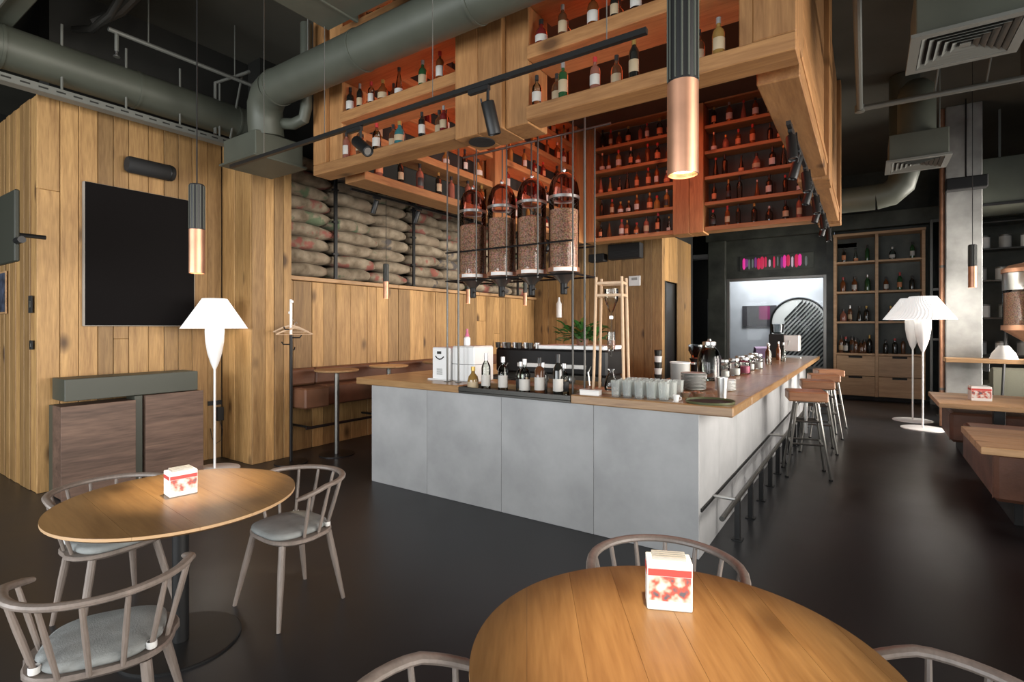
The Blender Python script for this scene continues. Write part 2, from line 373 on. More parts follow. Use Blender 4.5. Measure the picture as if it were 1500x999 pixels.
def planks(parent, along, fixed, edges, z0, z1, mat, t=.028, face=1, gap=.005, splits=None):
    """vertical boards on a wall plane; face = outward normal sign"""
    for i in range(len(edges)-1):
        a, b = edges[i]+gap/2, edges[i+1]-gap/2
        d = t + random.uniform(-.005, .006)
        zs = [z0, z1]
        if splits and i in splits: zs = [z0, splits[i], z1]
        for j in range(len(zs)-1):
            za, zb = zs[j]+.001, zs[j+1]-.001
            if along == 'y': bpart('plank', fixed, fixed+face*d, a, b, za, zb, mat, parent, .004)
            else: bpart('plank', a, b, fixed, fixed+face*d, za, zb, mat, parent, .004)
def spread(lo, hi, w, jit=.35):
    e = [lo]
    while e[-1] < hi-w*.8: e.append(e[-1]+w*random.uniform(1-jit, 1+jit))
    e[-1] = hi
    return e
# wooden wall with the screen
w = struct('wall_left', 'oak plank wall carrying the black screen')
bpart('backing', -6.95, -6.72, 1.66, 3.5, 0, 3.88, M['darkwall'], w, 0)
planks(w, 'y', -6.72, [1.63,1.81,1.96,2.12,2.26,2.40,2.59,2.75,2.90,3.05,3.23,3.40], .0, 3.9, M['oak_z'], splits={0: 2.98, 4: 1.5})
w = struct('wall_left_return', 'narrow-board oak wall turning the corner left of the screen')
bpart('backing', -9.6, -6.75, 1.66, 1.8, 0, 3.88, M['darkwall'], w, 0)
planks(w, 'x', 1.66, spread(-9.6, -6.692, .15), .0, 3.9, M['oak_z'], face=-1)
# wooden pillar
w = struct('wall_pillar', 'oak clad pillar between the screen wall and the coffee sack wall', 'pillar')
bpart('backing', -6.9, -6.06, 3.44, 3.88, 0, 3.9, M['darkwall'], w, 0)
planks(w, 'x', 3.44, [-6.69,-6.52,-6.38,-6.2,-6.02], 0, 3.92, M['oak_z'], face=-1, t=.04)
planks(w, 'y', -6.03, [3.40,3.565,3.68,3.80,3.91], 0, 3.92, M['oak_z'], t=.03)
# bench wall
w = struct('wall_bench', 'knotty oak plank wall behind the leather bench and below the sacks')
bpart('backing', -6.6, -6.26, 3.88, 10.3, 0, 2.22, M['darkwall'], w, 0)
ed = [3.91,4.08,4.36,4.54,4.75,5.0,5.31,5.49,5.73,5.94,6.19,6.52,6.81,7.12,7.36]
planks(w, 'y', -6.25, ed+spread(7.36, 10.1, .24, .25)[1:], 0, 2.24, M['oak_z'], splits={15: 1.2, 17: 1.75, 19: 1.5})
for a, b in ((3.91,5.9),(5.9,8.0),(8.0,10.1)):
    bpart('ledge_board', -6.62, -6.17, a+.002, b-.002, 2.245, 2.30, M['oak_y'], w, .006)
tag(obj('wall_sack_backing', span(-6.95,-6.66,3.88,10.3,2.2,CZ), M['darkwall']), 'dark wall behind the stacked coffee sacks', 'wall', kind='structure')
tag(obj('wall_upper_left', span(-7.3,-6.98,1.8,3.9,3.92,CZ), M['darkwall']), 'dark wall above the oak planks behind the round duct', 'wall', kind='structure')
# far wood wall and its return
w = struct('wall_far', 'oak plank wall facing the bar behind the espresso machine')
bpart('backing', -6.6, -3.32, 10.13, 10.4, 0, 3.48, M['darkwall'], w, 0)
planks(w, 'x', 10.13, spread(-6.22, -3.3, .19, .3), 0, 3.5, M['oak_z'], face=-1, splits={3: 1.9, 8: 2.2})
tag(obj('wall_far_upper', span(-6.95,-3.3,10.16,10.4,3.5,CZ), M['darkwall']), 'dark wall above the far oak planks', 'wall', kind='structure')
w = struct('wall_far_return', 'shaded oak side wall with a doorway leading into the dark passage')
bpart('backing', -3.7, -3.34, 11.16, 12.4, 0, CZ, M['darkwall'], w, 0)
planks(w, 'y', -3.33, [10.13,10.26], 0, 3.5, M['oak_z']); planks(w, 'y', -3.33, [10.26,10.55,10.85,11.1], 2.55, 3.5, M['oak_z'])
planks(w, 'y', -3.33, [11.1,11.35,11.6,11.87,12.1], 0, 3.5, M['oak_z'])
d = tag(obj('door_1', span(-3.42,-3.36,10.27,11.09,0,2.54,.004), M['darksteel']), 'dark door in the shaded oak side wall', 'door', kind='structure')
part('handle', tube([(-3.355,10.38,1.0),(-3.32,10.38,1.0),(-3.32,10.5,1.0)], .009), M['black'], d)
tag(obj('wall_passage', span(-6.9,-3.45,15.0,15.2,0,CZ), M['darkwall']), 'dark end wall of the passage', 'wall', kind='structure')
d = tag(obj('door_2', span(-4.05,-3.62,14.93,14.99,0,2.4,.004), M['blackm']), 'black door at the end of the dark passage', 'door', kind='structure')
part('handle', tube([(-3.68,14.92,1.0),(-3.68,14.88,1.0),(-3.78,14.88,1.0)], .009), M['black'], d)
# green window wall
w = struct('wall_window', 'dark green marbled wall around the display window')
bpart('pier', -3.45, -3.02, 14.25, 14.5, 0, CZ, M['greenwall'], w, .01)
bpart('pier', -.79, -.64, 14.4, 14.6, 0, CZ, M['greenwall'], w, 0)
bpart('lintel', -3.02, -.79, 14.4, 14.6, 2.88, CZ, M['greenwall'], w, 0)
bpart('sill_wall', -3.02, -.79, 14.4, 14.6, 0, .62, M['greenwall'], w, 0)
bpart('beam', -3.5, 3.4, 14.2, 14.4, 3.85, 4.2, M['greenwall'], w, .01)
bpart('pier', -.64, 1.12, 14.68, 14.8, 0, CZ, M['greenwall'], w, 0)
w = struct('window_1', 'large display window with grey frame onto the bright back room', 'window')
for a in ((-3.02,-2.95,.62,2.88),(-.86,-.79,.62,2.88),(-2.95,-.86,.62,.69),(-2.95,-.86,2.81,2.88)):
    bpart('frame', a[0], a[1], 14.42, 14.5, a[2], a[3], M['gunmetal'], w, .004)
bpart('pane', -2.95, -.86, 14.455, 14.465, .69, 2.81, M['pane'], w, 0)
# bright back room seen through the window
tag(obj('wall_back_room', span(-4.2,-.2,16.4,16.5,0,3.6), plain('pale_wall', (.62,.63,.66), .8, var=.12, vscale=2)), 'pale grey wall of the back room behind the display window', 'wall', kind='structure')
tag(obj('ceiling_back_room', span(-4.2,-.2,14.62,16.4,3.5,3.6), M['porcelain']), 'white ceiling of the back room', 'ceiling', kind='structure')
area_light('back_room_fill', (-2.0, 15.5, 3.4), (0,0,0), 2.4, 1.2, 100, (.95,.97,1))  # unseen overhead area light added to brighten the room behind the glass
ap = thing('arched_panel', 'arched white panel with black diagonal stripes behind the display window', 'panel', (-1.55, 16.2, 0))
aw = [(-.68,.0)]+[(.68,.0)]+[(.68*math.cos(a), 1.75+.68*math.sin(a)) for a in [PI*i/16 for i in range(17)]]
def wallprism(poly, y0, y1):
    v, f = prism(poly, 0, 1); return [(x, y0 if z < .5 else y1, yy) for x, yy, z in v], f
part('backboard', wallprism(aw, .1, .05), M['porcelain'], ap)
part('rim', tube([(-.68,.05,.0),(-.68,.05,1.75)]+[(.68*math.cos(PI-PI*i/16), .05, 1.75+.68*math.sin(PI*i/16)) for i in range(17)]+[(.68,.05,0)], .03, 6), M['black'], ap)
def clip_in(x, z): return abs(x) < .64 and (z < 1.75 or x*x+(z-1.75)**2 < .62*.62) and z > .02
for k in range(26):
    c0 = -.9+k*.125
    pts = [(x, c0+x*1.15) for x in [-.64+1.28*i/60 for i in range(61)] if clip_in(x, c0+x*1.15) and x > -.35]
    if len(pts) < 3: continue
    (x0, z0), (x1, z1) = pts[0], pts[-1]
    part('stripe', wallprism([(x0, z0-.033), (x1, z1-.033), (x1, z1+.033), (x0, z0+.033)], .045, .03), M['blackm'], ap)
rt = thing('round_stool_seat', 'plum coloured lounge chair behind the display window', 'chair', (-2.2, 15.6, 0))
part('seat', lathe([(.05,.35),(.34,.36),(.38,.45),(.36,.55),(.1,.57)], 18), plain('plum', (.22,.03,.13), .7), rt)
part('backrest', move(lathe([(.34,0),(.38,.02),(.40,.3),(.36,.55),(.31,.5),(.32,.02)], 16, a0=0, a1=PI), (0,0,.55)), plain('lilac', (.55,.38,.52), .7), rt)
part('leg', cyl(.03,.36), M['black'], rt); part('base', lathe([(.24,0),(.24,.015),(.03,.03)], 18), M['black'], rt)
ps = thing('wall_poster', 'dark poster with plum block on the pale back room wall', 'poster', (-2.55, 16.37, 1.95))
part('sheet', span(-.45,.45,-.01,.0,-.3,.3), plain('charcoal', (.05,.045,.05), .7), ps); part('colour_block', span(.0,.28,-.016,-.01,-.1,.28), plain('plum_block', (.22,.02,.10), .6), ps)
# pink sign
sg = thing('neon_sign', 'blurred illegible pink and red glowing sign above the display window', 'sign', (-1.87, 14.36, 3.24))
part('mount_board', span(-.82,.82,.0,.02,-.19,.19,.004), M['greenwall'], sg)
mg = [M['neon'], M['neon_w'], emis('red_glow', (1.0,.04,.14), .5), emis('violet_glow', (.55,.12,.55), .3), emis('dim_grey', (.55,.60,.58), .2)]
for i, (x, w_, h_, m_) in enumerate(((-.72,.045,.22,0),(-.66,.05,.16,3),(-.60,.03,.20,4),(-.52,.03,.17,4),(-.45,.035,.20,3),(-.38,.05,.22,2),(-.30,.06,.24,2),(-.22,.035,.20,2),(-.13,.03,.14,1),(-.03,.03,.22,2),(.05,.025,.18,4),(.14,.035,.22,3),(.20,.045,.24,0),(.28,.05,.22,2),(.37,.03,.20,1),(.46,.055,.24,2),(.53,.05,.22,0),(.66,.035,.18,4))):
    part('glow_stroke', move(lathe([(0,-.5),(.6,-.44),(1,-.32),(1,.32),(.6,.44),(0,.5)], 10), (x,-.005,.02*math.sin(i*2.1)), s=(w_*.75,.012,h_*1.35)), mg[m_], sg)

# concrete column and far right
tag(obj('wall_column', span(1.06,1.51,11.0,11.5,0,CZ,.01), M['column']), 'raw grey concrete column beside the wooden wall shelf', 'column', kind='structure')
w = struct('window_2', 'dark steel framed glazing between the tall cabinet and the concrete column', 'window')
for a in ((1.10,1.15,0,3.9),(1.42,1.47,0,3.9),(1.15,1.42,0,.06),(1.15,1.42,3.84,3.9),(1.15,1.42,1.35,1.40),(1.15,1.42,2.4,2.45)):
    bpart('frame', a[0], a[1], 14.1, 14.16, a[2], a[3], M['gunmetal'], w, .004)
for z0, z1 in ((.06,1.35),(1.40,2.4),(2.45,3.84)): bpart('pane', 1.15, 1.42, 14.125, 14.135, z0, z1, M['darkpane'], w, 0)
tag(obj('wall_far_right', span(1.12,5.0,14.95,15.1,0,CZ), M['greenwall']), 'dark wall behind the steel shelves at far right', 'wall', kind='structure')
pp = thing('copper_pipe', 'vertical copper pipe fixed to the left of the concrete column', 'pipe', (1.02, 11.06, 0))
part('tube', cyl(.035, CZ-.02, (0,0,.01), 12), M['copper'], pp); 
for z in (.6, 2.6, 4.4): part('clamp', lathe([(.043,0),(.043,.04)], 12, (0,0,z)), M['gunmetal'], pp)
st = thing('steel_post', 'slim dark steel post beside the concrete column', 'post', (1.13, 12.5, 0))
part('shaft', box(.05,.05,4.6,(0,0,2.3),.004), M['gunmetal'], st); part('foot_plate', box(.12,.12,.012,(0,0,.006)), M['gunmetal'], st)

# ================================================================== bar
BX0, BX1, BY0, BY1, BZ0, BZ1 = -4.34, -.97, 3.76, 11.4, 1.015, 1.085
bar = thing('bar_counter', 'long bar clad in pale grey concrete panels below the wooden worktop', 'bar counter')
for a, b in ((-4.34,-3.545),(-3.545,-2.66),(-2.66,-1.775),(-1.775,-.97)):
    bpart('front_panel', a+.001, b-.001, BY0, BY0+.03, .0, BZ0-.001, M['panel'], bar, .003)
ys = [3.79, 4.35, 5.05, 5.8, 6.55, 7.3, 8.05, 8.8, 9.55, 10.3, 11.4]
for a, b in zip(ys, ys[1:]): bpart('side_panel', BX1-.03, BX1, a+.001, b-.001, 0, BZ0-.001, M['panel'], bar, .003)
for a, b in zip(ys[:8], ys[1:8]): bpart('side_panel', BX0, BX0+.03, a+.001, b-.001, 0, BZ0-.001, M['panel'], bar, .003)
bpart('carcass', BX0+.03, BX1-.03, BY0+.03, BY0+.5, .02, BZ0-.005, M['darkwall'], bar, 0)
bpart('carcass', BX1-.55, BX1-.031, BY0+.52, BY1-.05, .02, BZ0-.005, M['darkwall'], bar, 0)
bpart('carcass', BX0+.031, BX0+.5, BY0+.52, 8.75, .02, BZ0-.005, M['darkwall'], bar, 0)
bpart('back_panel', -1.53, BX1, BY1+.001, BY1+.03, 0, BZ0-.001, M['panel'], bar, .003); bpart('back_panel', BX0, -3.98, 8.802, 8.83, 0, BZ0-.001, M['panel'], bar, .003)
bpart('inset_strip', BX1, BX1+.012, 3.80, 11.2, .32, .345, M['black'], bar, .002)
wt = thing('bar_worktop', 'thick oiled wooden worktop running around the bar', 'worktop')
TY0, TY1 = 3.735, 4.42
bpart('board', -4.56, -3.13, TY0, TY1, BZ0, BZ1, M['top_x'], wt, .008)
bpart('board', -1.965, -.74, TY0, TY1, BZ0, BZ1, M['top_x'], wt, .008)
bpart('board', -3.13, -1.965, 4.12, TY1, BZ0, BZ1, M['top_x'], wt, .008)
for a, b in ((TY1,6.6),(6.6,9.0),(9.0,11.5)):
    bpart('board', -1.52, -.74, a+.001, b-.001, BZ0, BZ1, M['top_y'], wt, .008)
for a, b in ((TY1,6.6),(6.6,8.9)): bpart('board', -4.56, -3.98, a+.001, b-.001, BZ0, BZ1, M['top_y'], wt, .008)
tr = thing('bottle_tray', 'dark steel well set into the front of the worktop for bottles', 'tray')
bpart('bottom_plate', -3.128, -1.967, TY0, 4.118, BZ0, BZ0+.02, M['darksteel'], tr, .003)
for a in ((-3.128,-1.967,TY0,TY0+.012),(-3.128,-3.116,TY0+.012,4.118),(-1.979,-1.967,TY0+.012,4.118)): bpart('rim', *a, BZ0+.021, BZ0+.06, M['darksteel'], tr, .002)
ib = thing('under_counter', 'low dark steel work counter inside the bar', 'counter')
bpart('top_plate', -3.92, -1.58, 4.45, 5.15, .90, .94, M['darksteel'], ib, .004)
for i in range(4): bpart('front_panel', -3.9+i*.575, -3.335+i*.575, 4.47, 5.13, .0, .899, M['darksteel'], ib, .004)
bk = thing('inner_back_counter', 'dark inner counter along the right side of the bar', 'counter')
bpart('top_plate', -2.15, -1.56, 5.2, 10.8, .93, .96, M['top_y'], bk, .004); bpart('carcass', -2.1, -1.58, 5.22, 10.78, .0, .929, M['darkwall'], bk, 0)
# foot rail
fr = thing('foot_rail', 'black steel foot rail on posts along the right side of the bar', 'foot rail')
part('rail', tube([(-.81,3.72,.33),(-.81,9.9,.33)], .018, 10), M['darksteel'], fr)
for i in range(11):
    y = 4.29+.545*i; p = part('post', box(.04,.04,.31,(0,0,.155),.003), M['black'], fr, loc=(-.82,y,0)); part('foot_plate', box(.075,.075,.008,(0,0,.004)), M['black'], p)
for y in (4.15, 6.9): part('bracket', tube([(-.965,y,.345),(-.81,y,.345)], .012, 8), M['steel'], fr)

# ================================================================== bottles
BT = {}
def bottle_kind(key, prof, cap, lab):
    BT[key] = (prof, cap, lab)
bottle_kind('wine', [(.0,.0),(.036,.0),(.038,.01),(.038,.19),(.034,.215),(.018,.245),(.014,.26),(.014,.305),(0,.305)], (.0165,.255,.315), (.0388,.05,.14))
bottle_kind('spirit', [(0,0),(.043,0),(.045,.01),(.045,.165),(.038,.195),(.016,.22),(.015,.265),(0,.265)], (.0185,.245,.29), (.0458,.04,.13))
bottle_kind('squat', [(0,0),(.052,0),(.055,.012),(.055,.10),(.045,.14),(.02,.17),(.016,.21),(0,.21)], (.022,.195,.235), (.0558,.03,.09))
bottle_kind('gin', [(0,0),(.038,0),(.04,.01),(.04,.20),(.03,.22),(.013,.235),(.013,.27),(0,.27)], (.018,.255,.30), (.0408,.05,.15))
bottle_kind('liqueur', [(0,0),(.045,0),(.047,.01),(.034,.11),(.022,.18),(.013,.23),(.013,.27),(0,.27)], (.017,.255,.29), (.0455,.015,.07))
bottle_kind('beer', [(0,0),(.029,0),(.031,.008),(.031,.13),(.026,.155),(.013,.185),(.012,.225),(0,.225)], (.015,.22,.235), (.0318,.03,.10))
def liquid(name, col, rough=.08, tr=.0):
    m, nt, p = new_mat(name); p.inputs['Base Color'].default_value = (*col,1); p.inputs['Roughness'].default_value = rough; p.inputs['Coat Weight'].default_value = .4; p.inputs['Coat Roughness'].default_value = .05
    return m
GL = {'amber': liquid('amber_glass', (.14,.042,.012)), 'dark': liquid('near_black_glass', (.012,.012,.010)), 'green': liquid('green_glass', (.02,.07,.025)), 'clear': thin_glass('bottle_clear', (.80,.85,.82), .02),
      'red': liquid('red_glass', (.12,.012,.012)), 'rose': liquid('rose_glass', (.22,.085,.06)), 'gold': liquid('gold_glass', (.24,.14,.04)), 'teal': liquid('teal_glass', (.03,.13,.14)), 'brown': liquid('brown_glass', (.10,.04,.018))}
LB = [plain('label_white', (.52,.50,.46), .6), plain('label_cream', (.42,.33,.21), .6), plain('label_black', (.03,.03,.03), .5), plain('label_orange', (.55,.22,.10), .6)]
CP = [plain('cap_black', (.02,.02,.02), .4), plain('cap_silver', (.6,.6,.6), .3, .8), plain('cap_red', (.4,.03,.03), .4), plain('cap_gold', (.5,.33,.1), .35, .7)]
_bm = {}
def bmesh_(kind, piece, mat):
    k = (kind, piece, mat.name)
    if k not in _bm:
        prof, cap, lab = BT[kind]
        if piece == 'glass': g = lathe(prof, 14)
        elif piece == 'cap': g = lathe([(0,cap[1]),(cap[0],cap[1]),(cap[0],cap[2]),(0,cap[2])], 12)
        else: g = lathe([(lab[0],lab[1]),(lab[0]+.0006,lab[1]+.001),(lab[0]+.0006,lab[2]-.001),(lab[0],lab[2])], 14, a0=R_(-160), a1=R_(-20)) if True else None
        _bm[k] = mk_mesh('bottle_'+piece, g, mat)
    return _bm[k]
def bottle(loc, kind, color, label, group, s=1.0, rz=0.0, lab=0, cap=0, show_label=True):
    t = thing('bottle', label, 'bottle', loc, rz, group); t.scale = (s,s,s)
    obj('glass', None, None, t, me=bmesh_(kind, 'glass', GL[color])); obj('cap', None, None, t, me=bmesh_(kind, 'cap', CP[cap]))
    if show_label: obj('label', None, None, t, me=bmesh_(kind, 'label', LB[lab]))
    return t
CNAME = {'amber':'amber','dark':'near-black','green':'green','clear':'clear','red':'red','rose':'rose','gold':'golden','teal':'teal','brown':'brown'}
def bottle_row(p0, p1, z, n, where, group, rz=0, pal=None, skip=.0, smin=.85, smax=1.1):
    pal = pal or ['amber','dark','rose','clear','brown','gold','dark','red']
    k = 0
    for i in range(n):
        f = (i+.5+random.uniform(-.22,.22))/n
        col = random.choice(pal); kind = random.choice(['wine','spirit','squat','gin','liqueur','spirit'])
        bottle((p0[0]+(p1[0]-p0[0])*f, p0[1]+(p1[1]-p0[1])*f, z), kind, col, f'{CNAME[col]} bottle, {ORD[i]} of {where}', group, random.uniform(smin,smax), rz+random.uniform(-.5,.5), random.choice([0,0,1,3,3,2]), random.choice([0,0,0,1,2,3]), random.random() < .6)

# ================================================================== hanging bottle cage above the bar
cage = thing('hanging_bottle_cage', 'huge hanging larch wood cage of bottle shelves above the bar', 'shelving')
HZ, DZ = 3.15, .405
LV = [HZ+DZ*i for i in range(6)]          # underside of every shelf level
A3 = 0.0
fo = Vector((-4.62, 3.25, 0))
def fpt(u, v, z): return (fo.x+u*math.cos(A3)-v*math.sin(A3), fo.y+u*math.sin(A3)+v*math.cos(A3), z)
def fbox(name, u0, u1, v0, v1, z0, z1, mat, b=.006):
    return obj(name, box(u1-u0, v1-v0, z1-z0, (0,0,0), b), mat, cage, loc=fpt((u0+u1)/2, (v0+v1)/2, (z0+z1)/2), rot=(0,0,A3))
TOPZ = CZ-.02
# posts of the front run
fbox('post', 0, .20, 0, .34, HZ+.101, TOPZ, M['cage_z']); fbox('post', .202, .40, .04, .34, HZ+.101, TOPZ, M['cage_z'])
for u0, u1 in ((1.87,2.10),(2.102,2.33)): fbox('post', u0, u1, -.01, .32, HZ-.015, TOPZ, M['cage_z'])
fbox('post', 2.332, 2.54, .04, .32, HZ-.01, TOPZ, M['cage_z'])
fbox('post', 4.0, 4.078, .03, .34, HZ+.101, TOPZ, M['cage_z']); fbox('post', 4.08, 4.30, .0, .36, HZ+.101, TOPZ, M['cage_z'])
# shelf beams of the front run
fbox('beam', .0, 1.869, .0, .21, HZ, HZ+.10, M['cage_x']); fbox('beam', 2.542, 4.30, .0, .21, HZ, HZ+.10, M['cage_x'])
F_TOPS = [3.70, 4.11, 4.52, 4.93]
for t in F_TOPS: fbox('shelf_board', .402, 1.869, .01, .36, t-.10, t, M['cage_x']); fbox('shelf_board', 2.542, 3.998, .01, .38, t-.10, t, M['cage_x'])
sp = tag(obj('ceiling_speaker', lathe([(0,0),(.095,0),(.105,-.004),(.108,-.012),(.098,-.012),(.02,-.006),(0,-.006)][::-1], 24), M['blackm'], loc=fpt(2.03,.14,HZ-.0155)), 'round black speaker under the middle post of the cage', 'speaker')
# left run
for y0, y1 in ((3.62,6.0),(6.0,8.5)):
    bpart('beam', -4.60, -4.28, y0+.002, y1-.002, HZ, HZ+.09, M['cage_y'], cage, .006)
    for i in range(1, 6): bpart('shelf_board', -4.60, -4.28, y0+.002, y1-.002, LV[i], LV[i]+.085, M['cage_y'], cage, .005)
for y0 in (5.85, 8.3): bpart('post', -4.40, -4.24, y0, y0+.28, HZ-.01, TOPZ, M['cage_z'], cage, .006)
for y0 in (5.85, 8.3): bpart('post', -4.62, -4.45, y0, y0+.28, HZ+.1, TOPZ, M['cage_z'], cage, .006)
bpart('back_board', -4.66, -4.625, 3.6, 8.9, HZ+.1, TOPZ, M['darkwall'], cage, 0)
# back run
YB0, YB1 = 8.60, 8.90
bpart('post', -4.20, -4.05, YB0-.02, YB1, HZ, TOPZ, M['cage_z'], cage, .006)
bpart('post', -2.62, -2.36, YB0-.06, YB1, HZ-.02, TOPZ, M['cage_z'], cage, .006); bpart('post', -2.358, -2.14, YB0-.05, YB1, HZ-.02, TOPZ, M['cage_z'], cage, .006)
for a, b in ((-4.048,-2.622),(-2.138,-.60)):
    for i in range(6): bpart('shelf_board', a, b, YB0, YB1-.02, LV[i], LV[i]+(.07 if i == 0 else .055), M['cage_x'], cage, .005)
bpart('back_board', -4.6, -.4, YB1, YB1+.03, HZ+.02, TOPZ, plain('cage_back', (.055,.045,.035), .7), cage, 0)
# right run
for y0, y1 in ((3.62,6.15),(6.6,8.85)):
    bpart('beam', -.58, -.335, y0, y1, HZ-.0, HZ+.12, M['cage_y'], cage, .008)
    bpart('inner_rail', -.60, -.55, y0, y1, HZ+.122, HZ+.2, M['cage_y'], cage, .006)
    bpart('outer_rail', -.36, -.325, y0, y1, HZ+.121, HZ+.17, M['cage_y'], cage, .006)
    for i in (1,2,3,4,5): bpart('shelf_board', -.54, -.40, y0, y1, LV[i], LV[i]+.07, M['cage_y'], cage, .006)
    for i in range(5): bpart('outer_plank', -.385, -.36, y0, y1, HZ+.122+i*.385, HZ+.122+i*.385+.381, M['cage_y'], cage, .004)
    bpart('inner_panel', -.565, -.545, y0, y1, HZ+.2, TOPZ, M['cage_z'], cage, .004)
for y0, y1 in ((6.16,6.59),(8.86,9.1)): bpart('post', -.60, -.31, y0, y1, HZ-.03, TOPZ, M['cage_z'], cage, .008)
# red led strips lie on the shelves behind the bottles
for i in range(1, 5): bpart('led_strip', -4.59, -4.575, 3.8, 8.2, LV[i]+.086, LV[i]+.096, M['led_red'], cage, 0)
for t in (HZ+.10, *F_TOPS[:2]):
    for u0, u1 in ((.45,1.8),(2.6,3.95)): obj('led_strip', box(u1-u0,.010,.010), M['led_red'], cage, loc=fpt((u0+u1)/2,.195 if t < 3.4 else .34,t+.006), rot=(0,0,A3))
l = area_light('cage_red_glow', (-2.4, 6.2, 5.05), (0,0,0), 2.6, 3.6, 60, (1.0,.13,.035))
rown = ['lowest','second','third','fourth','fifth','sixth']
for i in range(6):
    z = LV[i]+(.0705 if i == 0 else .0555)
    bottle_row((-4.02,YB0+.08), (-2.65,YB0+.08), z, 8 if i < 5 else 6, f'the {rown[i]} back shelf left of the post', 'bottles on the back shelves', pal=['dark','dark','brown','clear','amber','rose','gold'])
    bottle_row((-2.1,YB0+.08), (-.72,YB0+.08), z, 7 if i < 5 else 5, f'the {rown[i]} back shelf right of the post', 'bottles on the back shelves', pal=['dark','dark','brown','clear','amber','dark','rose'])
bottle_row((-4.36,3.75), (-4.36,5.8), HZ+.0905, 7, 'the lowest left shelf, near half', 'bottles on the left shelves', rz=R_(90), pal=['rose','red','dark','amber'])
bottle_row((-4.36,6.2), (-4.36,8.25), HZ+.0905, 8, 'the lowest left shelf, far half', 'bottles on the left shelves', rz=R_(90))
for i in range(1, 5):
    for (a, b), q in (((3.75,5.8),'near half'), ((6.2,8.25),'far half')):
        bottle_row((-4.36,a), (-4.36,b), LV[i]+.0855, 6, f'the {rown[i]} left shelf, {q}', 'bottles on the left shelves', rz=R_(90), pal=['amber','dark','clear','brown','gold','red'])
front = [('LL', HZ+.1005, [(.44,'rose','gin'),(.63,'brown','wine'),(.87,'clear','spirit'),(1.17,'teal','squat'),(1.44,'dark','gin'),(1.69,'red','spirit')]),
         ('LU', 3.7005, [(.46,'dark','spirit'),(.60,'dark','wine'),(.76,'clear','gin'),(.92,'amber','squat'),(1.13,'clear','liqueur'),(1.42,'green','spirit'),(1.62,'amber','gin')]),
         ('LT', 4.1105, [(.6,'amber','spirit'),(1.0,'dark','gin'),(1.5,'clear','spirit')]),
         ('RL', HZ+.1005, [(2.60,'clear','spirit'),(2.82,'green','gin'),(3.07,'rose','spirit'),(3.35,'dark','wine'),(3.62,'amber','squat'),(3.88,'gold','spirit')]),
         ('RU', 3.7005, [(2.62,'red','squat'),(2.80,'brown','gin'),(3.04,'amber','spirit'),(3.20,'dark','wine'),(3.35,'clear','spirit'),(3.66,'green','wine')])]
wh = {'LL':'the lowest front shelf left of the middle post','LU':'the second front shelf left of the middle post','LT':'the third front shelf left of the middle post','RL':'the lowest front shelf right of the middle post','RU':'the second front shelf right of the middle post'}
for key, z, row in front:
    for i, (u, col, kind) in enumerate(row):
        p = fpt(u, .06 if z < 3.4 else .09, z); bottle(p, kind, col, f'{CNAME[col]} bottle, {ORD[i]} from left on {wh[key]}', 'bottles on the front shelves', random.uniform(.76,.9), A3+random.uniform(-.3,.3)+.4, (i*7+len(key)) % 2, i % 4)
        if i % 2 == 0 and key != 'LT':
            bottle(fpt(u+.12, .15 if z < 3.4 else .26, z), 'spirit', 'brown', f'brown bottle behind the {ORD[i]} bottle on {wh[key]}', 'bottles on the front shelves', .85, A3, 1, 0)

# ================================================================== bean hoppers in their rod frame
hf = thing('hopper_frame', 'slim steel rod frame carrying the four bean hoppers above the bar', 'frame')
HXF = [-3.45, -3.085, -2.735, -2.40, -2.055]; HYF, HYB = 3.95, 4.38
ZT = 3.45
for k, x in enumerate(HXF):
    for y in (HYF, HYB): part('rod', cyl(.0075, ZT-2.06, (0,0,0), 8), M['rodmetal'], hf, loc=(x, y, 2.06))
for x, y, zb in ((-3.45,HYF,BZ1+.006),(-3.29,HYF-.02,BZ1+.006),(-2.055,HYF,BZ0+.027),(-1.955,HYF+.02,BZ1+.006)):
    part('post', cyl(.0095, (2.06 if x != -1.955 and x != -3.29 else ZT)-zb, (0,0,0), 8), M['rodmetal'], hf, loc=(x, y, zb))
    part('post_base', box(.045,.045,.006,(0,0,-.003)), M['gunmetal'], hf, loc=(x, y, zb))
for y in (HYF, HYB):
    part('top_bar', tube([(-3.6,y,ZT),(-1.9,y,ZT)], .012, 8), M['gunmetal'], hf)
    for z in (2.08, 2.36): part('cross_bar', tube([(-3.47,y,z),(-2.05,y,z)], .009, 6), M['black'], hf)
for x in HXF: part('side_bar', tube([(x,HYF,2.08),(x,HYB,2.08)], .009, 6), M['black'], hf)
